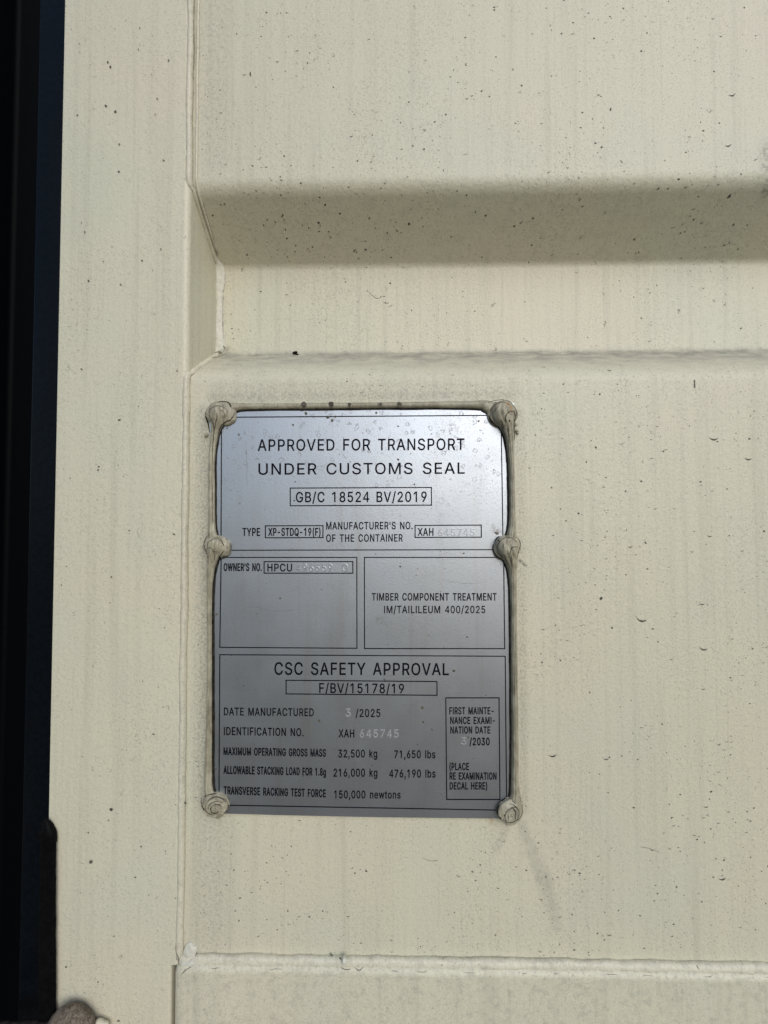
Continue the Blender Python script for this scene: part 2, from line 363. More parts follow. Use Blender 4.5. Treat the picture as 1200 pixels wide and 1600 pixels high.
# letter outlines (advance, closed outlines; capital height 509)
GLYPHS = {"A":[480,[[18,1,85,1,134,139,137,142,141,142,343,141,347,135,395,1,455,0,461,1,461,5,457,17,277,507,275,509,207,510,203,509,200,507,20,13],[159,200,157,203,158,209,201,333,237,449,239,450,251,417,258,389,286,303,321,207,322,201]]],
"B":[456,[[61,1,265,0,301,4,331,12,363,28,379,40,388,49,401,69,411,93,418,119,418,153,413,177,409,189,401,205,387,226,371,240,349,253,327,261,319,262,316,265,317,267,351,282,365,293,385,317,393,335,398,359,398,391,396,403,387,429,379,445,373,454,359,470,345,481,329,491,309,499,291,504,271,508,249,508,243,510,61,509,60,7],[129,58,127,59,126,63,127,231,247,232,283,227,295,223,317,211,329,201,345,179,356,147,353,117,349,105,341,92,331,81,319,72,295,62,273,58],[129,286,127,287,126,291,127,451,249,452,267,450,279,447,299,439,313,429,323,417,331,399,336,379,336,361,333,349,329,337,319,320,297,300,281,292,255,286]]],
"C":[510,[[254,-6,277,-7,285,-5,301,-5,337,3,353,9,381,23,407,42,429,63,453,100,469,142,472,158,472,160,469,161,409,160,401,136,389,114,375,96,365,87,347,73,325,63,307,57,283,53,253,53,241,55,221,59,201,67,185,75,169,87,152,104,136,124,124,146,110,190,104,230,104,278,108,312,122,358,136,384,147,399,173,424,195,438,225,451,247,455,267,456,291,455,303,452,333,442,349,434,368,420,387,398,393,388,401,372,409,350,467,349,471,350,472,352,469,366,461,390,447,420,418,458,403,471,373,490,357,498,317,511,295,515,273,515,267,517,261,515,237,515,207,509,177,498,151,484,128,468,100,440,86,422,70,394,58,366,46,318,42,294,42,272,40,264,42,214,48,180,56,148,70,114,101,67,125,43,134,36,153,23,177,11,205,1,235,-5]]],
"D":[502,[[61,1,229,0,237,2,259,2,293,8,321,16,353,32,377,48,404,75,421,99,433,119,445,147,456,183,462,239,462,277,456,327,441,373,431,395,417,419,397,444,377,461,351,479,327,491,315,495,259,508,231,508,223,510,61,509,60,7],[129,58,126,61,126,65,127,451,235,452,267,448,301,437,327,423,337,416,358,395,377,365,389,333,398,291,398,265,400,251,398,245,398,221,394,195,387,169,379,149,367,127,353,109,335,92,317,80,297,70,271,62,245,58]]],
"E":[419,[[61,1,369,0,375,1,376,53,375,57,373,58,131,58,127,59,126,63,127,229,351,230,355,231,356,237,356,281,355,285,353,286,127,287,126,293,127,451,369,452,371,453,372,457,371,509,67,510,61,509,60,7]]],
"F":[410,[[61,1,121,0,125,1,126,3,127,221,341,222,345,223,346,225,346,273,345,277,343,278,127,279,127,451,367,452,369,453,370,457,369,509,67,510,61,509,60,7]]],
"G":[520,[[256,-6,277,-7,285,-5,299,-5,325,-1,345,5,381,21,409,41,435,67,449,88,463,116,472,144,478,186,478,252,477,256,475,257,287,257,285,256,284,252,285,200,414,198,414,176,407,150,401,134,385,105,363,83,349,73,333,65,311,57,281,53,253,53,241,55,205,65,185,75,161,95,152,104,138,122,124,146,114,174,108,200,104,234,104,278,108,310,116,342,122,358,136,384,151,405,161,415,181,430,205,444,223,450,245,455,267,456,303,452,331,442,347,434,365,420,381,403,389,390,399,372,409,350,469,349,473,350,473,352,465,384,449,416,430,444,397,474,375,488,351,500,333,506,307,513,293,515,271,515,265,517,259,515,235,515,205,509,175,498,146,482,121,463,102,444,84,420,70,396,58,366,46,324,42,296,42,272,40,264,42,212,48,174,66,122,88,84,104,64,125,43,149,25,167,15,203,1,235,-5]]],
"H":[517,[[61,1,121,0,125,1,126,3,126,227,127,231,133,232,391,231,392,3,393,1,397,0,457,1,458,503,457,509,397,510,393,509,392,507,392,295,391,291,385,290,127,291,126,507,125,509,121,510,61,509,60,7]]],
"I":[185,[[61,1,121,0,125,1,126,3,126,505,125,509,123,510,65,510,61,509,60,507,60,7]]],
"J":[396,[[177,-6,192,-7,224,-3,252,5,272,15,292,31,312,53,328,88,335,114,335,138,337,146,337,504,336,508,334,509,278,509,274,508,273,506,273,146,271,140,271,124,266,104,258,88,248,74,234,63,218,55,204,51,166,51,150,55,128,69,118,79,107,96,99,124,98,172,38,173,34,172,33,170,33,140,37,106,45,78,61,50,80,29,98,15,110,9,130,1,146,-3]]],
"K":[467,[[61,1,119,0,125,1,126,169,197,243,201,241,371,2,377,0,446,1,447,3,437,17,244,287,248,295,434,493,445,507,445,509,369,510,363,508,212,343,186,317,129,248,125,246,124,299,126,311,126,507,125,509,121,510,61,509,60,7]]],
"L":[393,[[61,1,357,0,361,1,362,3,362,53,361,57,359,58,127,59,126,505,125,509,123,510,65,510,61,509,60,507,60,7]]],
"M":[628,[[61,1,117,0,121,1,122,3,121,426,123,425,125,419,164,305,282,9,287,1,293,0,339,0,343,3,453,283,500,417,503,423,505,424,506,341,504,329,504,3,505,1,509,0,567,1,568,503,567,509,481,510,475,507,352,189,317,79,315,76,310,85,279,183,153,507,151,509,147,510,61,509,60,7]]],
"N":[523,[[61,1,121,0,125,1,126,3,126,315,124,323,124,367,122,375,121,426,123,425,129,415,152,373,206,283,387,1,457,0,463,1,464,503,463,509,405,510,401,509,400,507,401,86,394,93,387,109,369,141,337,193,137,507,131,510,61,509,60,7]]],
"O":[533,[[254,-6,275,-7,283,-5,301,-5,331,1,353,9,391,29,407,41,430,64,445,84,461,110,477,146,488,188,492,216,492,246,494,254,492,262,492,292,488,320,477,362,459,402,447,422,432,442,403,470,387,482,357,498,327,509,297,515,273,515,267,517,261,515,237,515,207,509,177,498,144,480,127,467,104,444,86,422,70,394,58,366,46,318,42,294,42,272,40,264,42,214,48,180,56,148,70,114,90,82,105,63,125,43,135,35,153,23,181,9,205,1,235,-5],[251,53,221,59,185,75,161,95,136,124,124,146,110,190,104,230,104,278,108,310,116,342,130,374,148,400,174,426,183,432,207,444,225,451,247,455,269,456,287,455,309,450,327,444,343,436,369,419,389,396,403,374,411,358,419,338,425,314,430,286,430,224,423,186,409,146,391,115,367,89,341,71,329,65,305,57,283,53]]],
"P":[445,[[61,1,121,0,125,1,126,3,127,185,255,186,295,192,327,204,349,219,372,239,391,267,403,301,408,327,408,343,410,349,403,395,393,423,379,448,365,464,339,483,305,499,261,508,241,508,233,510,61,509,60,7],[129,242,127,243,126,247,127,451,247,452,265,450,297,439,322,419,335,397,343,371,344,327,339,309,327,283,311,266,301,258,285,250,245,242]]],
"Q":[533,[[401,-47,465,-47,463,-41,407,34,405,39,429,62,451,93,465,117,479,153,488,187,492,217,492,247,494,255,492,263,492,293,485,333,471,377,463,395,449,419,428,447,409,466,391,479,359,497,325,509,303,514,289,514,281,516,255,516,233,514,211,509,175,497,149,483,132,471,100,439,90,427,74,401,56,361,48,329,42,295,40,245,42,237,42,213,48,179,54,155,66,123,84,91,102,67,129,40,155,22,179,10,207,0,241,-6,293,-6,327,0,357,10,361,7],[243,54,207,64,187,74,170,87,148,109,138,121,124,145,114,173,108,199,104,231,104,279,108,311,114,335,124,363,134,381,151,404,170,423,185,433,203,443,241,454,257,456,277,456,313,449,325,445,349,433,365,422,385,402,399,381,415,349,426,313,430,285,430,225,425,195,419,171,411,151,397,125,383,104,367,89,313,159,247,159,248,155,315,67,316,63,315,61,309,58,289,54]]],
"R":[449,[[61,1,121,0,125,1,126,3,126,193,127,197,133,198,247,197,353,1,426,1,425,5,419,17,316,207,318,211,339,220,365,238,385,263,393,277,405,309,408,325,408,343,410,349,405,395,399,415,389,435,379,452,367,466,333,489,293,503,263,508,241,508,233,510,61,509,60,7],[129,256,127,257,126,261,127,451,249,452,267,450,299,439,321,423,335,403,339,393,344,373,346,351,344,345,344,333,337,307,329,293,319,281,297,266,279,260,257,256]]],
"S":[447,[[202,-8,243,-9,275,-5,301,1,343,21,359,33,371,45,387,66,401,94,408,120,408,154,405,172,399,190,391,204,378,222,361,237,339,250,311,264,275,276,203,295,161,311,144,322,129,337,124,342,118,354,116,364,116,388,120,404,132,422,146,436,167,448,195,456,211,459,235,459,251,457,277,450,291,444,311,430,319,423,333,398,336,382,339,379,400,380,399,398,387,432,372,456,353,475,337,486,311,500,279,510,251,515,227,516,189,513,153,504,123,490,91,467,72,444,60,420,54,400,52,384,54,348,60,326,70,308,80,296,102,276,129,259,153,249,189,237,259,218,293,206,309,198,327,185,333,178,341,164,346,150,345,126,337,104,321,82,301,67,285,59,263,53,235,49,215,49,187,53,165,59,145,69,133,79,116,98,110,110,105,132,103,136,45,137,39,136,40,120,44,102,54,76,72,50,91,31,111,17,137,5,157,-1]]],
"T":[449,[[195,1,253,0,257,1,258,3,258,449,259,451,263,452,415,452,418,455,418,459,418,505,417,509,415,510,37,510,33,509,32,507,32,457,33,453,35,452,189,452,193,451,194,449,194,7]]],
"U":[517,[[236,-7,279,-8,295,-6,339,4,369,18,385,29,403,43,420,61,431,77,443,101,454,135,458,171,458,505,457,509,455,510,399,510,395,509,394,507,394,179,392,171,392,157,385,131,377,113,369,100,357,87,347,78,319,62,299,56,271,52,245,52,221,56,205,60,183,70,159,88,142,111,134,125,126,151,124,169,124,507,121,510,117,510,65,510,61,509,60,507,60,169,64,135,72,105,84,81,97,62,113,44,133,28,155,14,179,4,203,-2]]],
"V":[480,[[205,1,273,0,277,0,279,3,461,503,461,509,401,510,397,509,394,507,278,175,245,65,243,59,241,58,230,87,199,187,85,507,83,509,79,510,18,509,18,505,22,491,186,47]]],
"W":[686,[[156,1,225,0,229,0,231,3,323,341,340,421,343,427,346,423,350,395,362,341,371,313,454,3,457,0,461,0,529,1,531,3,657,461,669,505,669,509,609,510,605,509,602,507,517,171,512,157,496,77,493,71,490,75,451,239,381,505,379,509,375,510,307,509,300,489,224,199,206,127,196,73,193,69,190,75,188,93,174,149,171,167,166,181,83,505,81,509,77,510,17,509,22,485,124,111,152,9]]],
"X":[474,[[20,1,87,0,93,2,189,139,237,215,239,215,264,171,304,111,381,2,387,0,453,1,451,7,435,31,290,241,277,263,290,285,435,493,443,505,444,509,379,510,373,507,264,351,239,305,237,305,235,308,203,363,105,508,99,510,31,509,31,507,34,501,199,261,187,241,32,21]]],
"Y":[472,[[205,1,261,0,267,1,268,209,445,493,453,507,453,509,387,510,380,507,280,345,237,266,235,267,225,287,199,333,91,509,18,509,18,505,203,207]]],
"Z":[438,[[43,1,393,0,399,1,400,53,399,57,397,58,155,58,147,56,125,56,119,56,118,59,169,129,395,459,398,467,397,509,47,510,41,509,40,457,41,453,43,452,321,453,317,444,264,373,42,47]]],
"0":[453,[[216,-6,233,-7,241,-5,255,-5,281,1,299,9,327,27,350,50,359,61,373,86,385,116,393,144,402,188,404,208,404,240,406,248,406,262,404,270,404,302,400,334,393,364,383,398,361,442,341,469,323,484,305,496,279,508,253,515,233,515,227,517,191,512,175,508,151,498,131,485,104,458,95,446,68,394,60,366,52,324,50,286,48,278,48,228,50,222,50,202,54,172,64,128,82,82,96,60,112,40,131,23,147,13,173,1,199,-5],[207,51,189,57,177,63,167,71,150,88,138,106,130,124,122,146,116,170,112,200,112,214,110,222,110,290,116,336,122,364,130,386,138,402,153,425,174,444,191,452,211,459,243,459,267,450,279,444,291,435,303,422,323,386,335,346,340,320,344,282,344,224,338,176,327,134,321,118,305,89,277,64,265,57,245,51]]],
"1":[453,[[213,1,271,0,275,1,276,3,276,505,275,509,273,510,199,509,96,435,88,429,86,425,86,365,86,361,89,360,205,445,209,447,212,445,212,7]]],
"2":[453,[[65,1,383,0,389,1,390,53,389,57,387,58,161,58,157,58,155,60,176,85,286,199,324,243,343,269,361,297,369,313,375,331,380,353,382,375,377,407,369,429,353,458,332,479,309,495,293,503,265,512,233,516,215,516,185,512,163,505,145,497,123,484,97,458,86,443,76,423,68,391,66,373,67,363,125,362,128,365,130,389,136,407,145,423,163,441,185,453,211,460,235,460,257,455,273,449,289,439,304,425,309,417,318,395,320,383,320,357,315,337,311,327,299,305,280,279,260,255,224,219,65,47,64,7]]],
"3":[453,[[200,-6,235,-7,263,-3,293,5,315,15,343,35,360,52,379,82,387,104,392,122,392,136,394,142,392,168,381,204,371,222,360,238,343,254,303,278,287,284,263,289,245,289,239,291,231,289,224,290,228,298,371,459,372,504,371,508,369,509,75,509,71,508,70,506,70,458,71,454,73,453,283,453,287,452,287,450,280,438,159,300,158,254,159,250,161,249,201,249,209,247,227,247,259,240,275,234,285,228,308,208,321,186,328,164,328,152,330,146,325,116,321,104,311,87,299,75,291,69,261,55,237,51,195,51,177,55,155,63,133,79,120,96,114,108,109,132,49,133,45,132,44,130,46,112,52,90,68,60,85,41,117,17,139,7,173,-3]]],
"4":[453,[[275,0,338,0,338,118,410,118,410,173,338,173,338,509,276,509,38,176,38,118,275,118],[275,173,97,173,275,425]]],
"5":[453,[[204,-6,227,-7,247,-5,269,-1,293,7,325,25,348,46,359,59,369,76,381,102,390,136,390,154,392,162,390,170,390,190,385,212,377,236,363,262,350,280,331,299,315,310,291,322,251,333,235,333,229,335,211,333,187,328,171,322,151,312,137,302,135,302,150,448,153,452,157,453,363,453,366,456,366,460,366,504,365,508,363,509,101,509,97,508,96,506,86,424,86,412,82,390,74,306,68,266,69,254,97,249,127,247,157,264,191,275,205,277,231,277,259,270,281,258,296,246,307,233,319,210,326,186,328,176,328,148,321,120,307,92,289,73,275,63,249,53,237,51,201,51,185,55,167,63,149,77,141,85,128,106,123,126,119,131,61,130,60,126,62,110,70,82,85,57,107,33,129,17,153,5,181,-3]]],
"6":[453,[[216,-6,243,-7,269,-3,301,9,327,26,346,42,367,72,377,92,388,130,388,148,390,156,388,166,388,184,377,224,369,242,361,255,348,270,331,285,305,300,281,308,261,313,227,315,205,310,189,303,181,302,184,310,317,502,319,508,317,509,255,509,249,504,162,378,102,286,88,260,74,224,68,200,64,168,64,148,68,120,78,86,97,55,119,31,145,13,173,1,201,-5],[209,49,187,55,167,67,154,78,140,98,132,114,126,140,126,174,128,188,132,202,145,225,159,241,175,252,199,262,213,265,239,265,251,263,267,258,289,244,304,230,309,222,321,198,327,174,328,144,323,124,313,100,301,81,289,70,273,59,253,51,241,49]]],
"7":[453,[[99,1,161,0,165,1,167,4,391,449,391,509,69,510,63,509,62,457,63,453,65,452,319,452,322,451,323,449,100,7]]],
"8":[453,[[206,-6,243,-7,291,1,313,9,333,19,353,34,364,44,379,63,391,86,395,96,400,116,400,130,402,136,400,154,393,180,375,217,362,232,347,244,327,256,305,263,302,266,303,268,319,273,345,291,359,307,369,324,377,346,382,374,380,404,377,416,371,432,354,460,333,481,313,494,293,504,281,508,261,513,227,516,193,513,165,506,133,490,119,481,96,458,78,426,74,412,70,378,74,350,80,330,90,312,106,292,127,277,149,268,151,266,149,263,125,256,115,250,101,241,84,224,68,202,58,180,54,162,52,142,54,110,56,98,62,82,81,53,100,34,131,13,155,3,193,-5],[215,49,199,51,173,57,157,65,136,82,128,92,122,104,116,126,116,152,118,162,122,176,131,190,153,213,161,218,177,226,199,233,217,235,241,235,253,233,285,222,295,216,315,199,325,184,333,164,338,140,336,124,329,102,323,92,309,75,295,65,279,57,253,51,235,49],[203,291,179,299,168,306,152,320,140,338,134,364,134,390,138,408,151,429,163,441,171,446,189,454,209,459,227,460,245,459,269,452,285,444,295,437,305,424,313,410,320,376,318,358,313,344,307,330,298,318,289,310,273,299,249,291]]],
"9":[453,[[132,1,195,0,202,3,335,199,367,257,381,293,388,323,388,339,390,345,388,375,385,389,375,419,367,435,348,463,327,483,315,491,295,501,273,509,237,516,215,516,189,512,165,505,145,495,121,480,99,458,86,439,76,419,68,395,64,363,64,339,68,305,74,287,84,267,107,236,137,214,159,204,179,198,195,196,237,196,253,200,269,208,271,208,272,207,134,7],[209,244,187,250,175,256,165,264,144,285,136,299,126,335,126,367,134,399,142,415,150,425,172,445,201,458,219,460,239,460,251,458,269,451,289,439,300,429,307,419,317,401,325,377,328,365,328,337,321,311,315,297,299,273,289,265,277,256,253,246,241,244]]],
"/":[249,[[16,-75,69,-76,71,-75,73,-69,233,525,234,531,233,533,181,534,179,533,176,527,20,-51,16,-69]]],
"-":[453,[[115,189,335,188,337,189,338,193,338,241,337,243,333,244,117,244,115,243,114,239]]],
"(":[273,[[177,-95,230,-96,234,-95,234,-93,209,-39,177,47,165,89,159,119,155,145,153,187,151,195,151,223,153,229,155,271,167,345,185,411,201,459,221,509,234,535,235,539,232,540,178,539,167,523,153,495,127,429,113,383,101,325,91,257,91,231,89,221,89,185,91,177,91,159,101,97,107,69,123,17,137,-17,157,-61]]],
")":[273,[[39,-95,94,-96,98,-94,102,-87,130,-31,148,13,158,43,173,99,183,161,183,195,185,205,183,217,183,251,181,257,179,291,168,349,154,403,142,441,122,491,98,537,94,540,42,540,39,539,39,537,70,465,90,403,107,341,115,299,119,267,119,251,121,245,121,217,123,209,121,199,121,163,113,113,96,47,76,-9,54,-61,39,-91]]],
",":[188,[[39,-118,79,-119,83,-119,85,-116,133,56,136,66,135,70,75,71,69,70,64,48,40,-104]]],
".":[188,[[84,-3,103,-4,123,4,133,15,139,29,142,41,137,61,123,78,107,85,87,86,71,79,57,65,50,51,50,33,56,17,70,3]]],
"'":[206,[[79,319,123,318,127,319,128,321,130,341,130,381,132,389,132,429,134,437,134,477,136,485,136,507,133,510,75,510,71,509,70,507,70,495,72,487,72,447,74,439,74,399,76,391,76,351,78,345]]],
"k":[381,[[54,1,108,0,114,1,115,139,117,143,131,157,154,176,159,173,168,162,294,1,366,0,369,1,370,3,212,202,202,217,272,288,278,296,357,375,358,379,285,379,210,304,204,296,124,214,120,212,116,213,115,219,115,505,114,509,112,510,58,510,54,509,53,507,53,7]]],
"g":[425,[[190,-150,223,-151,251,-147,289,-137,309,-127,327,-115,342,-100,357,-78,367,-54,372,-28,372,374,371,378,369,379,315,378,314,324,313,320,311,319,307,321,290,344,275,359,259,370,247,376,225,383,209,385,171,383,153,378,135,372,111,360,93,345,80,332,66,314,54,292,46,272,38,242,34,210,34,174,38,140,48,106,56,88,77,57,94,40,127,19,155,9,181,5,213,5,243,11,263,21,279,33,288,42,306,68,309,69,312,66,312,-6,307,-38,301,-52,294,-64,285,-73,271,-83,247,-93,223,-97,189,-97,175,-95,155,-89,137,-79,122,-66,106,-46,101,-43,85,-50,53,-68,52,-72,70,-98,83,-111,105,-127,135,-141,173,-149],[193,59,179,61,159,67,139,81,124,96,110,120,102,140,98,160,96,202,98,210,98,224,106,256,114,276,132,300,142,310,159,320,187,329,205,331,225,328,251,320,271,307,287,288,299,266,310,230,312,216,312,170,301,124,291,104,275,84,265,75,239,63,217,59]]],
"l":[165,[[54,1,110,0,114,1,115,3,115,505,114,509,112,510,58,510,54,509,53,507,53,7]]],
"b":[424,[[217,-7,244,-8,258,-6,288,2,304,10,330,29,344,42,364,73,378,105,389,155,389,179,391,189,389,199,389,223,380,267,370,293,360,311,345,333,330,348,306,365,294,371,270,379,250,384,210,384,176,375,154,362,137,345,121,323,118,321,116,321,115,507,114,509,110,510,56,510,54,509,53,505,53,3,54,1,58,0,112,1,113,55,114,59,116,60,118,59,136,34,152,18,168,6,192,-4],[200,48,190,50,176,56,157,69,141,85,131,101,121,127,115,155,113,169,113,211,117,237,127,269,142,294,157,309,166,315,188,325,206,330,234,330,258,323,274,315,293,299,304,285,316,261,325,229,329,189,327,181,327,161,322,137,310,103,299,85,282,68,266,56,252,50,236,48]]],
"s":[365,[[166,-7,197,-8,203,-6,219,-6,237,-2,261,6,291,24,306,39,321,61,329,87,332,105,329,129,317,157,308,169,289,185,273,195,251,203,173,222,143,232,123,244,112,257,110,267,110,289,119,306,135,319,151,327,169,332,185,333,203,332,215,329,235,321,251,308,261,293,269,278,273,278,293,282,319,288,323,291,317,309,309,325,298,341,285,354,269,365,247,375,209,384,165,384,151,382,131,377,101,363,87,354,65,332,52,309,48,291,48,255,52,239,61,222,78,203,103,186,127,176,219,153,237,147,253,137,265,121,268,111,268,93,263,83,255,71,245,62,231,54,201,46,165,46,153,48,127,58,115,68,105,80,95,103,93,105,87,106,51,98,41,95,38,93,40,77,46,61,59,42,72,27,87,16,113,2,137,-4]]],
"n":[410,[[54,1,110,0,114,1,115,3,115,247,123,277,139,301,154,313,182,325,210,330,240,325,260,315,272,305,280,296,290,275,295,257,295,243,297,235,297,3,298,1,302,0,356,1,357,263,350,297,342,319,328,342,310,359,282,375,256,382,244,384,212,384,190,380,164,369,142,354,128,338,116,319,114,318,112,379,106,380,54,379,53,7]]],
"e":[404,[[190,-7,223,-8,231,-6,245,-6,279,2,301,12,323,28,344,49,355,67,364,89,363,91,357,93,307,104,290,77,281,68,267,58,253,52,235,48,201,46,177,50,149,62,139,70,122,87,110,105,104,121,98,149,96,167,99,170,367,170,371,171,372,173,370,231,367,247,351,297,337,321,319,342,297,359,269,373,251,379,227,384,183,384,155,377,119,361,97,346,84,333,69,314,54,289,46,269,38,239,34,205,34,171,36,153,46,107,60,77,71,60,78,51,101,28,117,16,137,6,159,-2],[101,222,98,225,98,237,102,255,110,273,124,293,137,306,159,321,191,330,221,330,233,327,257,317,271,308,285,292,295,275,308,235,308,225,307,223,303,222]]],
"w":[567,[[139,1,194,0,198,0,200,3,262,221,281,301,284,303,287,299,295,259,315,183,367,3,370,0,374,0,428,1,438,29,536,349,542,369,543,379,486,380,482,379,479,377,421,171,398,74,396,75,393,83,382,137,375,159,362,215,316,379,310,380,253,379,249,371,205,213,179,111,173,77,170,73,148,161,88,375,86,379,82,380,24,379,29,357,131,21]]],
"t":[227,[[150,-3,181,-4,199,-2,209,0,212,5,205,41,201,53,175,50,153,52,138,59,128,75,126,95,126,325,127,327,131,328,203,329,204,377,203,379,199,380,127,381,125,471,69,472,67,471,66,467,66,383,65,381,61,380,7,379,6,331,9,328,61,328,65,327,66,325,66,79,70,57,80,35,92,21,107,10,119,4]]],
"o":[415,[[186,-7,225,-8,257,-2,275,4,295,14,315,28,337,50,359,85,371,115,380,153,380,177,382,189,380,197,380,221,378,235,367,273,349,309,332,331,313,350,297,361,277,371,231,384,185,384,157,377,137,371,119,361,103,350,78,325,68,313,58,295,46,269,36,219,34,179,40,133,46,107,66,67,78,51,96,33,117,16,141,4,165,-4],[201,46,175,50,159,56,143,68,132,79,118,97,108,117,100,147,96,177,96,199,102,239,108,259,114,273,131,296,147,311,159,319,173,325,191,330,223,330,257,319,281,301,289,291,305,263,311,245,318,215,318,195,320,185,318,179,318,161,316,149,307,117,297,97,288,83,271,67,251,54,241,50,227,48,213,46]]]}
# ------------------------------------------------------------------ main levels of the door
DEEP = 0.0385                              # depth of the groove
FACE = -0.0025                             # post face stands this far proud of the panel
Z_UP_OUT = P(700, 287, 0).z
Z_UP_IN = P(700, 415, DEEP).z
LEDGE_TOP = P(700, 551, DEEP).z
LEDGE_BOT = P(700, 581, 0).z
POST_R = P(295.5, 315, FACE).x
POST_L = P(90.5, 500, FACE).x
RAIL_Y = -0.0055
RAIL_TOP = P(700, 1517, RAIL_Y).z
NOTCH_Z = P(280, 1508, FACE).z
X_FAR = 1.05
Z_HIGH, Z_LOW = CAM_Z + 0.95, 0.16

paint_panel = cream_paint("weathered_cream_paint_panel", panel=True)
paint_post = cream_paint("weathered_cream_paint_post", post=True, speck=0.85)
paint_rail = cream_paint("weathered_cream_paint_rail", grime_or_shade=0.25)
paint_weld = cream_paint("cream_paint_on_weld", base=(0.59, 0.57, 0.455), speck=1.0, grime_or_shade=0.22)
caulk_mat = cream_paint("cream_caulk", base=(0.57, 0.57, 0.49), speck=0.5, grime_or_shade=0.22)
sealant = sealant_mat()
steel = steel_mat()
ink = plain("black_ink", (0.005, 0.0055, 0.010), 0.7, spec=0.08)
bare = plain("bare_stamped_steel", (0.42, 0.43, 0.44), 0.8, 0.75)
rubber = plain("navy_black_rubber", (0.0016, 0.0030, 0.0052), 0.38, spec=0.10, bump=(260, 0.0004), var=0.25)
rubber_old = plain("brown_black_rubber", (0.0020, 0.0021, 0.0026), 0.6, spec=0.08, bump=(420, 0.0005), var=0.4)
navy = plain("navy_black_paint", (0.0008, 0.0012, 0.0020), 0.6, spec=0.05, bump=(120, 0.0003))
speck_mat = plain("dark_dirt_specks", (0.11, 0.102, 0.084), 0.85, spec=0.1, var=0.4)
seam_grime_shade_mat = plain("black_seam_grime_shade", (0.022, 0.020, 0.017), 0.9, spec=0.1, var=0.5)  # near-black colour carrying the contact shade round the sealant, plus seam dirt
crumb_mat = plain("black_dirt", (0.012, 0.011, 0.010), 0.9, spec=0.1)

# ------------------------------------------------------------------ ground of the yard
gm = NT("grey_brown_concrete_yard")
gc = gm.mix(gm.ramp(gm.noise(1.2, 5, 0.6), 0.35, 0.65), GROUND_A, GROUND_B)
gc = gm.mix(gm.ramp(gm.noise(60, 3, 0.7), 0.5, 0.75, 0, 0.4), gc, (0.10, 0.092, 0.08))
gmat = gm.out(gc, 0.9, None, gm.bump(gm.noise(90, 4, 0.6), 0.004, 0.5), 0.2)
gme = bpy.data.meshes.new("ground")
gme.from_pydata([(-150, -150, 0), (150, -150, 0), (150, 150, 0), (-150, 150, 0)], [], [(0, 1, 2, 3)])
gme.materials.append(gmat)
ground = link(bpy.data.objects.new("ground", gme))
ground['kind'] = 'structure'

# ------------------------------------------------------------------ the container door
door = thing("container_door", "cream painted corrugated steel container door with a deep horizontal groove", "container door", (0.2, 0.05, 0.02))

def fillet(pts, n=8):
    """pts: (a, b, radius) -> list of (a, b) with rounded corners"""
    out = []
    for i, (a, b, r) in enumerate(pts):
        p = Vector((a, b))
        if r == 0 or i in (0, len(pts) - 1):
            out.append(p); continue
        d0 = (Vector(pts[i - 1][:2]) - p).normalized(); d1 = (Vector(pts[i + 1][:2]) - p).normalized()
        ang = d0.angle(d1)
        t = r / math.tan(ang / 2)
        s, e = p + d0 * t, p + d1 * t
        c = p + (d0 + d1).normalized() * (r / sin(ang / 2))
        a0 = atan2(s.y - c.y, s.x - c.x); a1 = atan2(e.y - c.y, e.x - c.x)
        da = (a1 - a0 + pi) % (2 * pi) - pi
        for k in range(n + 1):
            out.append(Vector((c.x + r * cos(a0 + da * k / n), c.y + r * sin(a0 + da * k / n))))
    return out

prof = fillet([(0, Z_HIGH, 0), (0, Z_UP_OUT, 0.013), (DEEP, Z_UP_IN, 0.006), (DEEP, LEDGE_TOP, 0.005),
               (0, LEDGE_BOT, 0.014), (0, Z_LOW, 0)], 10)
# subdivide the long runs
pp = []
for a, b in zip(prof, prof[1:]):
    m = max(1, int((a - b).length / 0.012))
    pp += [a.lerp(b, k / m) for k in range(m)]
pp.append(prof[-1])
prof = pp

def wave(x, z):
    return 0.0006 * mnoise.noise(Vector((x * 7, z * 7, 3.3))) + 0.0003 * mnoise.noise(Vector((x * 19, z * 19, 9.1)))

def surf(x, z):
    for a, b in zip(prof, prof[1:]):
        if a.y >= z >= b.y:
            t = (a.y - z) / max(1e-9, a.y - b.y)
            tg = (b - a).normalized()
            return lerp(a.x, b.x, t) + wave(x, z), Vector((0, tg.y, -tg.x))   # outward normal (towards -y)
    return 0.0, Vector((0, -1, 0))

xs = [POST_R - 0.003 + k * 0.012 for k in range(int((X_FAR - POST_R) / 0.012) + 2)]
nv = len(prof)
verts, faces = [], []
for x in xs:
    for q in prof:
        verts.append((x, q.x + wave(x, q.y), q.y))
for i in range(len(xs) - 1):
    for j in range(nv - 1):
        a = i * nv + j
        faces.append((a, a + 1, a + nv + 1, a + nv))
nb = len(verts)                                       # back skin, 2 mm behind
for x in xs:
    for q in prof:
        verts.append((x, q.x + 0.002 + wave(x, q.y), q.y))
for i in range(len(xs) - 1):
    for j in range(nv - 1):
        a = nb + i * nv + j
        faces.append((a, a + nv, a + nv + 1, a + 1))
for i in range(len(xs) - 1):                          # close the rims
    for j in (0, nv - 1):
        a = i * nv + j
        faces.append((a, a + nv, nb + a + nv, nb + a))
for j in range(nv - 1):
    for i in (0, len(xs) - 1):
        a = i * nv + j
        faces.append((a, a + 1, nb + a + 1, nb + a))
part("door_panel", mesh_from(verts, faces), paint_panel, door, True, 50)

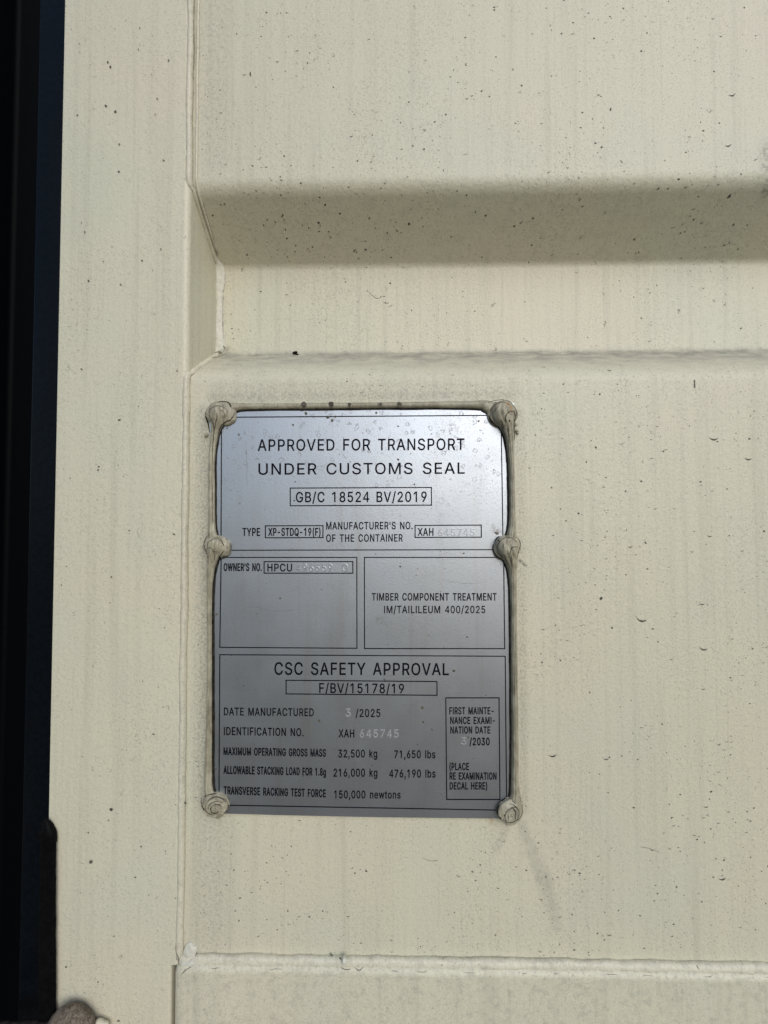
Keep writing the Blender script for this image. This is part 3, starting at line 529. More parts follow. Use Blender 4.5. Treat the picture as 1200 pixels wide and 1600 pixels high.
def extrude_xy(profile, z0, z1, wob=0.0, n=1):
    verts, faces = [], []
    m = len(profile)
    for k in range(n + 1):
        z = lerp(z0, z1, k / n)
        verts += [(p.x, p.y + (wob * mnoise.noise(Vector((p.x * 8, z * 8, 1))) if p.y < 0.01 else 0), z) for p in profile]
    for k in range(n):
        for j in range(m):
            a = k * m + j; b = k * m + (j + 1) % m
            faces.append((a, b, b + m, a + m))
    faces.append(tuple(range(m)))
    faces.append(tuple(range(n * m, (n + 1) * m)))
    return verts, faces

back = DEEP + 0.02
def post_profile(xr, r):
    return fillet([(POST_L, back, 0), (POST_L, FACE, 0.0010), (xr, FACE, r), (xr, back, 0)], 8)
v1, f1 = extrude_xy(post_profile(POST_R, 0.0036), NOTCH_Z, Z_HIGH, 0.0, 40)
v2, f2 = extrude_xy(post_profile(P(266.5, 1560, FACE).x, 0.0018), Z_LOW, NOTCH_Z, 0.0, 12)
part("door_post", mesh_from(v1 + v2, f1 + [tuple(i + len(v1) for i in f) for f in f2]), paint_post, door, True, 40)

# bottom rail: a rounded box lying against the foot of the panel
RX0 = P(270.5, 1560, RAIL_Y).x
rail_prof = fillet([(0.03, RAIL_TOP, 0), (RAIL_Y, RAIL_TOP, 0.0042), (RAIL_Y, Z_LOW, 0), (0.03, Z_LOW, 0)], 8)
verts, faces = [], []
nx = 70
for k in range(nx + 1):
    x = lerp(RX0, X_FAR, (k / nx) ** 1.6)
    edge = max(0.0, 1 - (x - RX0) / 0.0035)
    for p in rail_prof:
        y = p.x
        if y < 0.01:
            y += 0.0024 * edge * edge + 0.0004 * mnoise.noise(Vector((x * 20, p.y * 20, 4)))
        z = p.y
        if p.y > RAIL_TOP - 0.004:
            z -= 0.0022 * edge * edge - 0.0005 * mnoise.noise(Vector((x * 45, 0, 8)))
        verts.append((x, y, z))
m = len(rail_prof)
for k in range(nx):
    for j in range(m):
        a = k * m + j; b = k * m + (j + 1) % m
        faces.append((a, b, b + m, a + m))
faces += [tuple(range(m)), tuple(range(nx * m, (nx + 1) * m))]
part("bottom_rail", mesh_from(verts, faces), paint_rail, door, True, 40)

def tube(path, n=14, crease=None, rough=0.0, freq=300, seed=0):
    """path: list of (centre, side, out, half_width, half_height); closed tube with flattened section"""
    verts, faces = [], []
    for i, (c, sv, ov, w, h) in enumerate(path):
        for k in range(n):
            a = 2 * pi * k / n
            f = 1.0
            if crease:
                for ca, depth, wd in crease:
                    d = (a - ca - 0.35 * mnoise.noise(Vector((i * 0.07, seed, ca))) + pi) % (2 * pi) - pi
                    f -= depth * exp(-(d / wd) ** 2)
            p = c + sv * (w * cos(a) * f) + ov * (h * sin(a) * f)
            if rough:
                f2 = mnoise.noise(p * freq + Vector((seed, 0, 0))) + 0.5 * mnoise.noise(p * freq * 2.7 + Vector((seed, 5, 0)))
                p += (sv * cos(a) + ov * sin(a)) * (rough * f2)
            verts.append(p)
    L = len(path)
    for i in range(L - 1):
        for k in range(n):
            a = i * n + k; b = i * n + (k + 1) % n
            faces.append((a, b, b + n, a + n))
    faces.append(tuple(range(n)))
    faces.append(tuple(range((L - 1) * n, L * n)))
    return mesh_from(verts, faces)

X, Y, Z = Vector((1, 0, 0)), Vector((0, 1, 0)), Vector((0, 0, 1))

# weld bead along the joint of post and panel, following the corrugation
pts = []
acc = 0
for a, b in zip(prof, prof[1:]):
    if a.y < RAIL_TOP or a.y > CAM_Z + 0.45:
        continue
    k = max(1, int((b - a).length / 0.0022))
    for t in range(k):
        q = a.lerp(b, t / k); tg = (b - a).normalized()
        if q.y > RAIL_TOP:
            pts.append((q, Vector((0, tg.y, -tg.x))))
path = []
for q, nrm in pts:
    on_face = q.x < 0.002
    wv = mnoise.noise(Vector((q.y * 60, 2, 0)))
    w = (0.0021 + 0.00035 * wv) if on_face else (0.0017 + 0.0004 * wv)
    off = -0.0010 if on_face else 0.0006
    cx = POST_R + off + 0.0005 * mnoise.noise(Vector((q.y * 25, 7, 0)))
    nr = Vector((0, nrm.y, nrm.z))
    path.append((Vector((cx, q.x, q.y)) + nr * (0.0013 if on_face else 0.0004), X, nr, w, w * (0.95 if on_face else 0.9)))
part("weld_bead", tube(path, 14, [(0.5, 0.16, 0.35)], 0.00032, 260, 3), paint_weld, door, True)

# second, thinner run of paint beside the bead at the upper edge
path = []
for q, nrm in pts:
    if q.y < Z_UP_IN + 0.006:
        break
    nr = Vector((0, nrm.y, nrm.z))
    cx = POST_R + 0.0034 + 0.0004 * mnoise.noise(Vector((q.y * 40, 1, 0)))
    path.append((Vector((cx, q.x, q.y)) + nr * 0.0002, X, nr, 0.0009, 0.0010))
part("paint_run", tube(path, 10, None, 0.0001, 500, 5), paint_weld, door, True)

# broad caulk strip in the left corner of the groove floor
keys = []
for u, v, w, h in ((341, 411, 3, 2.0), (341.5, 418, 8, 4), (342, 428, 9.5, 5), (341.5, 445, 9, 4.6), (340.5, 456, 8, 4.2), (341, 470, 7.5, 4),
                   (341, 490, 7.5, 4), (340.5, 510, 8, 4.2), (341, 530, 9, 4.4), (341.5, 543, 9.5, 4.6), (338, 552, 8, 4.2)):
    p = P(u, v, DEEP)
    keys.append((p.x, p.z, w * S * 1.38, h * S * 1.2))
path = []
for x, z, w, h in curve_pts(keys, 8):
    y, nr = surf(x, z)
    path.append((Vector((x + 0.0004 * mnoise.noise(Vector((z * 120, 3, 1))), y - 0.0003, z)), X, Vector((0, -1, 0)), w * (1 + 0.14 * mnoise.noise(Vector((z * 200, 1, 2)))), h))
part("caulk_strip", tube(path, 22, [(1.2, 0.30, 0.12), (0.75, 0.25, 0.10), (2.1, 0.22, 0.14)], 0.0006, 300, 11), caulk_mat, door, True)

# dab of caulk at the foot of the weld
def dab(c, rx, ry, rz, seed, amp=0.25, freq=260, n=26):
    verts, faces = [], []
    for i in range(n + 1):
        th = pi * i / n
        for k in range(2 * n):
            ph = pi * k / n
            d = Vector((sin(th) * cos(ph), sin(th) * sin(ph), cos(th)))
            f = 1 + amp * mnoise.noise(Vector((d.x * rx, d.y * ry, d.z * rz)) * freq + Vector((seed, 0, 0)))
            verts.append(c + Vector((d.x * rx, d.y * ry, d.z * rz)) * f)
    for i in range(n):
        for k in range(2 * n):
            a = i * 2 * n + k; b = i * 2 * n + (k + 1) % (2 * n)
            faces.append((a, b, b + 2 * n, a + 2 * n))
    me = mesh_from(verts, faces)
    bm = bmesh.new(); bm.from_mesh(me)
    bmesh.ops.remove_doubles(bm, verts=bm.verts, dist=1e-6)
    bm.to_mesh(me); bm.free()
    return me
part("caulk_dab", dab(P(297, 1485, -0.0005), 10 * S, 5 * S, 11 * S, 4, 0.34, 330), caulk_mat, door, True)
part("caulk_dab", dab(P(294, 1502, -0.002), 13 * S, 6 * S, 6 * S, 8, 0.35, 300), caulk_mat, door, True)
part("caulk_dab", dab(P(538, 1500, -0.004), 4 * S, 4 * S, 5 * S, 9, 0.4, 500), caulk_mat, door, True)

# rough weld lying on the ledge of the bottom rail
path = []
x = P(284, 1500, 0).x
zc = P(700, 1503.5, -0.001).z
while x < X_FAR:
    a = mnoise.noise(Vector((x * 55, 0, 2))); b = mnoise.noise(Vector((x * 170, 3, 0)))
    r = 0.0029 + 0.0006 * a + 0.0005 * b
    path.append((Vector((x, -0.0012 + 0.0003 * b, zc - 0.0002 + 0.0003 * a)), Z, Vector((0, -1, 0)), r, r * 0.9))
    x += 0.0016
part("weld_bead", tube(path, 14, [(2.9, 0.25, 0.22), (1.2, 0.12, 0.3)], 0.00038, 300, 6), paint_weld, door, True)

# specks of dirt baked on the paint
def hit(u, v):
    y = 0.0
    for _ in range(12):
        p = P(u, v, y)
        y = lerp(y, surf(p.x, p.z)[0], 0.6)
    p = P(u, v, y)
    return p

class Flecks:
    def __init__(self):
        self.v, self.f = [], []
    def place(self, x, z, flat):
        if flat is not None:
            return Vector((x, flat, z)), Vector((0, -1, 0))
        y, n = surf(x, z)
        return Vector((x, y, z)), n
    def blot(self, x, z, r, flat=None, el=1.0, ang=0.0, seed=0, cut=1.0):
        """irregular flat crumb"""
        base = len(self.v)
        n = 9
        c, nr = self.place(x, z, flat)
        tv = nr.cross(X).normalized()
        if tv.z < 0:
            tv = -tv
        self.v.append(c + nr * r * 0.28)
        for k in range(n):
            a = 2 * pi * k / n
            rr = r * (0.75 + 0.5 * random.random())
            dx, dz = rr * cos(a) * el, rr * sin(a)
            dx, dz = dx * cos(ang) - dz * sin(ang), dx * sin(ang) + dz * cos(ang)
            self.v.append(c + X * dx + tv * dz + nr * 0.00005)
        for k in range(n):
            self.f.append((base, base + 1 + k, base + 1 + (k + 1) % n))
    def arc(self, x, z, w, flat=None, tilt=0.0, thick=0.12):
        """crescent of dirt under a paint blister: thin at one end, thick at the other"""
        base = len(self.v)
        n = 9
        for k in range(n + 1):
            t = k / n
            s = (t - 0.5) * w
            sag = -0.30 * w * (1 - (2 * t - 1.15) ** 2) * 0.9
            th = w * thick * sin(pi * min(1, t * 0.86 + 0.03)) ** 1.3 * (0.4 + t)
            dx, dz = s * cos(tilt) - sag * sin(tilt), s * sin(tilt) + sag * cos(tilt)
            for e in (1, -1):
                c, nr = self.place(x + dx, z + dz + e * th * 0.5, flat)
                self.v.append(c + nr * 0.00022)
        for k in range(n):
            a = base + 2 * k
            self.f.append((a, a + 1, a + 3, a + 2))
    def build(self, name, mat, parent):
        me = bpy.data.meshes.new("m")
        me.from_pydata([tuple(p) for p in self.v], [], self.f)
        o = part(name, me, mat, parent, True)
        return o

fl = Flecks()
big = [(444,244,2.6),(470,286,2.5),(508,320,2.4),(577,341,2.6),(498,348,3.3),(639,350,3),(571,390,2.8),(461,393,2),(753,402,2),(803,353.5,2.2),
 (833,341,2),(439,305,2.5),(442,336,2.5),(743,331,2),(759,337,2.4),(488,386,2),(482,356,2.2),(531,334,2.5),(831,383,2),(605,364,1.8),(661,354,1.8),
 (446,359,2),(729,305,2),(490,259,2),(606,474,1.6),(698,489,1.6),(574,455,1.6),(815,134,2.2),(1011,52,2),(1126,57,2),(1158,272,2.2),(1139,307,3.8),
 (1091,307,2),(1084,343,2.8),(1146,351,2.8),(991,374,2.5),(903,397,2),(998,394,2),(832,341,2),(804,353,2.2),(1002,80,2.3),(928,60,2),(953,26,2),
 (1163,12,2),(1121,690,2),(931,699,2.8),(916,722,2),(937,616,2),(1017,687,1.8),(1176,450,1.8),(939,935,3.4),(1194,830,2.5),(904,802,2.2),(847,1035,2.2),
 (956,981,2.4),(1136,764,2.2),(862,762,2),(990,1262,2.5),(1057,1386,2),(822,1360,2),(894,1429,2),(344,141,1.8),(370,53,1.8),(462,384,1.8),(1070,362,1.8),
 (386,398,2.2),(388,404,1.6),(345,320,1.8),(351,319,2),(441,338,2.2),(438,276,1.6),(500,352,1.5),(412,352,2),(419,415,1.5),(880,560,1.6),(820,472,1.6)]
for u, v, r in big:
    p = hit(u, v)
    fl.blot(p.x, p.z, r * S * 0.64, el=random.uniform(0.8, 1.3), ang=random.uniform(0, 3))
for u, v, w, t in [(1143,147,12,.35),(1137,226,11,.3),(1114,683,15,-.05),(1168,715,12,-.1),(1017,715,6,.1),(951,578,8,0),(848,573,8,0),(1001,965,18,-.28),
 (1098,1011,14,-.2),(984,853,8,.15),(1108,836,8,-.2),(1096,942,9,-.15),(1084,829,5,-.2),(862,1178,14,.1),(946,1184,9,-.05),(1048,1029,6,0),(1095,757,5,0),
 (1023,794,6,.1),(1122,1162,7,.3),(1098,1075,7,-.1),(1127,1371,12,.1),(951,1459,8,0),(1102,1259,8,.05),(1018,1326,7,-.4),(814,345,7,.6),(907,369,7,.9),(600,462,6,0)]:
    p = hit(u, v)
    fl.arc(p.x, p.z, w * S, tilt=t, thick=0.17)
for u, v, h in [(391,116,7),(954,171,4),(1085,603,7),(1085,596,4)]:
    p = hit(u, v)
    fl.blot(p.x, p.z, 1.5 * S, el=h / 2.6, ang=pi / 2)
placed = 0
while placed < 2200:
    u = random.uniform(305, 1230); v = random.uniform(-20, 1495)
    if 312 < u < 815 and 622 < v < 1280:
        continue
    if mnoise.noise(Vector((u * 0.012, v * 0.009, 0.5))) < random.uniform(-0.5, 0.35):
        continue
    p = hit(u, v)
    r = min(1.25, 0.42 * random.paretovariate(2.8))
    if random.random() < 0.12:
        fl.arc(p.x, p.z, random.uniform(3, 6.5) * S, tilt=random.uniform(-.5, .5), thick=0.16)
    else:
        fl.blot(p.x, p.z, r * S, el=random.uniform(0.7, 1.8), ang=random.uniform(-0.6, 0.6))
    placed += 1
o = fl.build("dirt_specks", speck_mat, door); o['kind'] = 'stuff'
fl = Flecks()
for u, v, r in [(264,95,1.7),(246,155,1.8),(166,166,2),(181,175,2),(187,226,2),(173,105,2.1),(133,363,1.9),(142.5,1346,3.6),(174,1264,3.2),(90,1313,1.7),
                (189,445,1.6),(139,439,2),(128,577,1.6),(155,729,1.6),(97,914,1.6),(104,1510,1.6),(221,1322,1.5),(212,1370,1.5),(186,1594,1.7),(290,1254,2.2)]:
    p = P(u, v, FACE)
    fl.blot(p.x, p.z, r * S * 0.72, FACE - 0.0004, random.uniform(0.9, 1.6), random.uniform(-.6, .6))
placed = 0
while placed < 170:
    u = random.uniform(100, 278); v = random.uniform(-10, 1600)
    p = P(u, v, FACE)
    fl.blot(p.x, p.z, min(1.2, 0.42 * random.paretovariate(2.6)) * S, FACE - 0.0004, random.uniform(0.7, 1.8), random.uniform(-.6, .6))
    placed += 1
o = fl.build("dirt_specks", speck_mat, door); o['kind'] = 'stuff'

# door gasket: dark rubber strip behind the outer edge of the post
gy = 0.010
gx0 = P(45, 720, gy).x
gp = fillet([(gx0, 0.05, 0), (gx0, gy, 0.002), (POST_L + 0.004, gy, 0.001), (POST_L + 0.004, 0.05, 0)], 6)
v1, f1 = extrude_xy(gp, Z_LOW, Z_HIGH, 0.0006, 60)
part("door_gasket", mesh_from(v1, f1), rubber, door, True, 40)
# the torn lower lip of the gasket folded over the post edge
path = []
for u, v, w, h in curve_pts([(71, 1279, 2, 1.5), (71.5, 1286, 7, 5), (73.5, 1298, 12, 8), (75, 1311, 12.5, 8), (75, 1326, 12, 4.5), (74.5, 1400, 12.5, 3.5), (74, 1500, 13, 3.5), (73.5, 1610, 13.5, 3.5), (73, 1720, 13, 3.5)], 10):
    p = P(u, v, FACE - 0.0022)
    path.append((p, X, -Y, w * S, h * S))
part("gasket_lip", tube(path, 18, [(1.4, 0.3, 0.3)], 0.00025, 200, 2), rubber_old, door, True)

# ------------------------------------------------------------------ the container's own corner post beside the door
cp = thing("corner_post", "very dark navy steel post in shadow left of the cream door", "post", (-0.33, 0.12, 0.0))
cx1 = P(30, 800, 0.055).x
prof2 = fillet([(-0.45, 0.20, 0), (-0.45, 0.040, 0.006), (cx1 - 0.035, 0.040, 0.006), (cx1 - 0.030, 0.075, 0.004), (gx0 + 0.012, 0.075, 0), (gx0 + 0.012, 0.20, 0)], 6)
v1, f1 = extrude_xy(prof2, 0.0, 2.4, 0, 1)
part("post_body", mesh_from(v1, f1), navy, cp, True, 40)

# ------------------------------------------------------------------ hinge at the foot of the gasket
hm = NT("dirty_brown_hinge")
hc = hm.mix(hm.ramp(hm.noise(1.0, 4, 0.65, hm.scaled((500, 500, 120)), 1.0), 0.38, 0.62), (0.095, 0.077, 0.060), (0.20, 0.17, 0.135))
hc = hm.mix(hm.ramp(hm.noise(260, 4, 0.7), 0.5, 0.7), hc, (0.09, 0.075, 0.065))
hmat = hm.out(hc, 0.8, None, hm.bump(hm.noise(500, 4, 0.65), 0.0008, 0.8), 0.2)
hz = P(110, 1577, -0.012).z
hx = P(107, 1590, -0.012).x
hinge = thing("door_hinge", "brownish rounded hinge end at the foot of the dark gasket", "hinge", (hx, 0.0, hz - 0.06))
path = []
for u, v, w in curve_pts([(107, 1576, 3), (107, 1577.5, 12), (107.5, 1583, 22), (108, 1592, 30), (109, 1606, 36), (109, 1640, 39), (109, 1720, 39)], 8):
    path.append((P(u, v, -0.010), X, -Y, w * S * 0.94, max(0.001, w * S * 0.6)))
part("hinge_knuckle", tube(path, 28, None, 0.0005, 160, 12), hmat, hinge, True)
path = []
for u in range(-40, 92, 6):
    path.append((P(u, 1609, -0.006), Z, -Y, 11.5 * S, 8 * S))
part("hinge_leaf", tube(path, 14, None, 0.0004, 120, 14), plain("dark_brown_hinge_leaf", (0.018, 0.015, 0.013), 0.85, spec=0.1, bump=(300, 0.0006), var=0.5), hinge, True)
part("cream_knob", dab(P(157, 1607, -0.006), 13 * S, 8 * S, 12 * S, 21, 0.2), paint_weld, hinge, True)

# ------------------------------------------------------------------ dead scrap of dirt on the groove ledge
p = hit(461, 553)
crumb = thing("dirt_crumb", "small black dirt crumb lying on the ledge of the groove", "crumb", p)
me = dab(p + Vector((0, -0.0004, 0.0004)), 4.2 * S, 3 * S, 2.6 * S, 31, 0.7, 700, 14)
part("crumb_body", me, crumb_mat, crumb, True)
me = dab(p + Vector((0.0021, -0.0012, -0.0008)), 3.0 * S, 1.2 * S, 1.3 * S, 33, 0.6, 700, 10)
part("crumb_leg", me, crumb_mat, crumb, True)

# ------------------------------------------------------------------ the approval plate
PF = -0.0026                               # front of the steel sheet
TXT = PF - 0.00012
plate = thing("approval_plate", "grey stainless steel approval plate with black printed text on the cream door", "plate", P(570, 1280, 0))
corners = [(328, 637), (803, 630), (806.5, 1279), (326, 1270.5)]
nn = 30
verts, faces = [], []
for dy in (0.0, 0.0012):
    for j in range(nn + 1):
        for i in range(nn + 1):
            s, t = i / nn, j / nn
            u = lerp(lerp(corners[0][0], corners[1][0], s), lerp(corners[3][0], corners[2][0], s), t)
            v = lerp(lerp(corners[0][1], corners[1][1], s), lerp(corners[3][1], corners[2][1], s), t)
            if j == nn:
                v += 1.6 * sin(pi * s)          # the lower edge bows a little
            verts.append(P(u, v, PF + dy))
q = (nn + 1) ** 2
for j in range(nn):
    for i in range(nn):
        a = j * (nn + 1) + i
        faces.append((a, a + 1, a + nn + 2, a + nn + 1))
        faces.append((q + a, q + a + nn + 1, q + a + nn + 2, q + a + 1))
for i in range(nn):
    for (a, b) in ((i, i + 1), (nn * (nn + 1) + i, nn * (nn + 1) + i + 1), (i * (nn + 1), (i + 1) * (nn + 1)), (i * (nn + 1) + nn, (i + 1) * (nn + 1) + nn)):
        faces.append((a, b, q + b, q + a))
part("steel_sheet", mesh_from(verts, faces), steel, plate, True, 30)

def box_frame(name, c, t=1.55):
    """c: four photo corners TL TR BR BL of the line's centre"""
    verts, faces = [], []
    cx = sum(p[0] for p in c) / 4; cy = sum(p[1] for p in c) / 4
    for e in (t / 2, -t / 2):
        for (u, v) in c:
            verts.append(P(u + (e if u > cx else -e), v + (e if v > cy else -e), TXT))
    for k in range(4):
        a, b = k, (k + 1) % 4
        faces.append((a, b, b + 4, a + 4))
    m = 8
    bk = [Vector((p.x, PF - 0.00001, p.z)) for p in verts]
    verts += bk
    for k in range(4):
        a, b = k, (k + 1) % 4
        faces += [(a, b, b + m, a + m), (a + 4, b + 4, b + 4 + m, a + 4 + m)]
    return part(name, mesh_from(verts, faces), ink, plate)
box_frame("border_line", [(346, 652), (783, 648.8), (786.2, 858.8), (345.2, 859.8)])
box_frame("border_line", [(345.5, 871), (557.5, 871), (557.7, 1013), (343.3, 1011.5)])
box_frame("border_line", [(569.3, 871), (787, 871), (788.7, 1013.6), (569.6, 1013.4)])
box_frame("border_line", [(343.3, 1023), (789.5, 1025.5), (791.7, 1266.2), (342, 1258)])
for c in ([(453.5, 762.6), (674, 761.6), (674.3, 789.2), (453.5, 790.2)], [(414.6, 821.6), (504.6, 821.3), (504.6, 840), (414.6, 840.3)],
          [(648.6, 821), (752, 820.4), (752.2, 839.3), (648.6, 839.8)], [(412.6, 877.6), (551.3, 877.5), (551.3, 895.6), (412.6, 895.6)],
          [(447, 1063), (682.8, 1065), (682.8, 1086.5), (447, 1084.3)], [(696.6, 1090.5), (779.8, 1090.5), (781.2, 1249.4), (698, 1249.2)]):
    box_frame("number_box", c, 1.6)

def grow(loop, d):
    """push a closed outline (counter-clockwise = solid) outwards by d, mitred"""
    n = len(loop); out = []
    for i in range(n):
        p, q, s = loop[i - 1], loop[i], loop[(i + 1) % n]
        e0 = (q - p).normalized(); e1 = (s - q).normalized()
        n0 = Vector((e0.y, -e0.x)); n1 = Vector((e1.y, -e1.x))
        b = n0 + n1
        if b.length < 1e-6:
            b = n0
        b.normalize()
        out.append(q + b * (d / max(0.5, b.dot(n0))))
    return out

def text_mesh(s, quad, bold=0.0, ls=50, ws=330, rise=0.00011, edge=0.0, base=PF):
    """quad: u0, v cap left, v base left, u1, v cap right, v base right (photo pixels on the plate)"""
    u0, vt0, vb0, u1, vt1, vb1 = quad
    x = 0.0
    glyphs = []
    for ch in s:
        if ch == ' ':
            x += ws; continue
        adv, spl = GLYPHS[ch]
        glyphs.append((x, spl))
        x += adv + ls
    xmin = min(min(sp[0::2]) + gx for gx, spl in glyphs for sp in spl)
    xmax = max(max(sp[0::2]) + gx for gx, spl in glyphs for sp in spl)
    W = (u1 - u0) / (((vb0 - vt0) + (vb1 - vt1)) / 2)      # width of the line in capital heights
    k = W / ((xmax - xmin) / 509.0)
    fat = bold + 0.006 + max(0.0, 0.42 * (0.138 - 0.128 * k))
    def put(p, lift):
        t = p.x / W
        return P(lerp(u0, u1, t), lerp(lerp(vb0, vb1, t), lerp(vt0, vt1, t), p.y), base - lift)
    verts, faces = [], []
    for gx, spl in glyphs:
        loops = []
        for sp in spl:
            loops.append([Vector(((sp[2 * i] + gx - xmin) / 509.0 * k, sp[2 * i + 1] / 509.0)) for i in range(len(sp) // 2)])
        front = [grow(l, fat) for l in loops]
        foot = [grow(l, fat + edge) for l in loops] if edge else front
        v2 = [p for l in front for p in l]
        ed, o_ = [], 0
        for l in front:
            ed += [(o_ + i, o_ + (i + 1) % len(l)) for i in range(len(l))]
            o_ += len(l)
        cv, ce, cf, _, _, _ = delaunay_2d_cdt(v2, ed, [], 1, 1e-7)
        b0 = len(verts)
        verts += [put(p, rise) for p in cv]
        for f in cf:
            mx = sum((cv[i].x for i in f)) / len(f); my = sum((cv[i].y for i in f)) / len(f)
            inside = False
            for l in front:
                for p, q in zip(l, l[1:] + l[:1]):
                    if (p.y > my) != (q.y > my) and mx < p.x + (my - p.y) * (q.x - p.x) / (q.y - p.y):
                        inside = not inside
            if inside:
                faces.append(tuple(b0 + i for i in f))
        for l, ft in zip(front, foot):
            b0 = len(verts); n = len(l)
            verts += [put(p, rise) for p in l] + [put(p, 0.000005) for p in ft]
            faces += [(b0 + i, b0 + (i + 1) % n, b0 + n + (i + 1) % n, b0 + n + i) for i in range(n)]
    me = bpy.data.meshes.new("t")
    me.from_pydata([tuple(v) for v in verts], [], faces)
    bm = bmesh.new(); bm.from_mesh(me)
    bmesh.ops.remove_doubles(bm, verts=bm.verts, dist=1e-8)
    bmesh.ops.recalc_face_normals(bm, faces=bm.faces)
    bm.to_mesh(me); bm.free()
    return me

def T(s, u0, u1, vt0, vb0, vt1=None, vb1=None, name="lettering", ls=50, ws=330, bold=0.0):
    me = text_mesh(s, (u0, vt0, vb0, u1, vt0 if vt1 is None else vt1, vb0 if vb1 is None else vb1), bold, ls, ws)
    return part(name, me, ink, plate)
T("APPROVED FOR TRANSPORT", 403, 725.5, 686.8, 704.3, 685.2, 702.8, "heading_lettering")
T("UNDER CUSTOMS SEAL", 404, 726, 724.3, 741.6, 722.8, 740, "heading_lettering", bold=0.008)
T("GB/C 18524 BV/2019", 462.5, 666.5, 769, 784.6, 768.2, 784)
T("TYPE", 379, 406, 825.2, 837.2)
T("XP-STDQ-19(F)", 419.5, 500.5, 825.2, 837)
T("MANUFACTURER'S NO.", 509.8, 644.5, 816, 827.2, 815.5, 826.7)
T("OF THE CONTAINER", 509.8, 629, 835.3, 846.5, 834.8, 846)
T("XAH", 653, 677, 825.3, 837)
T("OWNER'S NO.", 349.7, 408.5, 880.5, 892)
T("HPCU", 418, 456, 881, 892.6, bold=0.008)
T("TIMBER COMPONENT TREATMENT", 581.3, 775.8, 927, 938.2)
T("IM/TAILILEUM 400/2025", 600.3, 758, 946.8, 958)
T("CSC SAFETY APPROVAL", 429, 701, 1035, 1054.2, 1036.6, 1054.8, "heading_lettering")
T("F/BV/15178/19", 499, 631, 1067.5, 1082.5, 1068.8, 1083.2)
T("DATE MANUFACTURED", 350, 490, 1105.8, 1117.6, 1107.2, 1119)
T("/2025", 556, 594, 1108.2, 1120.2)
T("IDENTIFICATION NO.", 350, 474, 1136.2, 1148.3, 1138.3, 1150.2)
T("XAH", 529.5, 553.3, 1140, 1152)
T("MAXIMUM OPERATING GROSS MASS", 349.6, 508.8, 1168, 1179.4, 1170.8, 1182.2)
T("32,500 kg", 528.8, 589.2, 1171.6, 1183.5)
T("71,650 lbs", 616.3, 680, 1172.8, 1184.6)
T("ALLOWABLE STACKING LOAD FOR 1.8g", 349.6, 508.8, 1197, 1208.8, 1200.5, 1212)
T("216,000 kg", 521.3, 589.4, 1201.4, 1213.4)
T("476,190 lbs", 608.5, 680.2, 1202.8, 1214.8)
T("TRANSVERSE RACKING TEST FORCE", 349.8, 508.8, 1229, 1240.8, 1234, 1245.6)
T("150,000 newtons", 522.4, 625.6, 1235.5, 1247.3, 1236, 1247.6)
T("FIRST MAINTE-", 702.4, 771, 1105.3, 1116)
T("NANCE EXAMI-", 703.7, 773, 1120.4, 1131)
T("NATION DATE", 704, 765.7, 1135.4, 1146)
T("/2030", 734, 764.8, 1153, 1164.4, bold=0.006)
T("(PLACE", 702.6, 732.5, 1192.4, 1203.2)
T("RE EXAMINATION", 702.8, 775.5, 1207.3, 1218)
T("DECAL HERE)", 703, 761, 1222.6, 1233.4)

def stamp(s, u0, u1, vt, vb, mat, rise, fat=-0.025):
    me = text_mesh(s, (u0, vt, vb, u1, vt, vb), fat, 110, 190, rise, 0.05)
    return part("stamped_number", me, mat, plate)
stamp("645745", 685, 741, 825.5, 837, steel, 0.00009, -0.036)
stamp("496559", 463.5, 519, 881.2, 892.4, steel, 0.00009, -0.036)
stamp("0", 534.5, 543.5, 881.2, 892.6, steel, 0.00009, -0.036)
stamp("3", 540, 547.6, 1107.4, 1119.8, bare, 0.00018)
stamp("645745", 562.2, 622.2, 1140.2, 1152.6, bare, 0.00018)
stamp("3", 720.2, 728.3, 1152.2, 1163.6, bare, 0.00018)

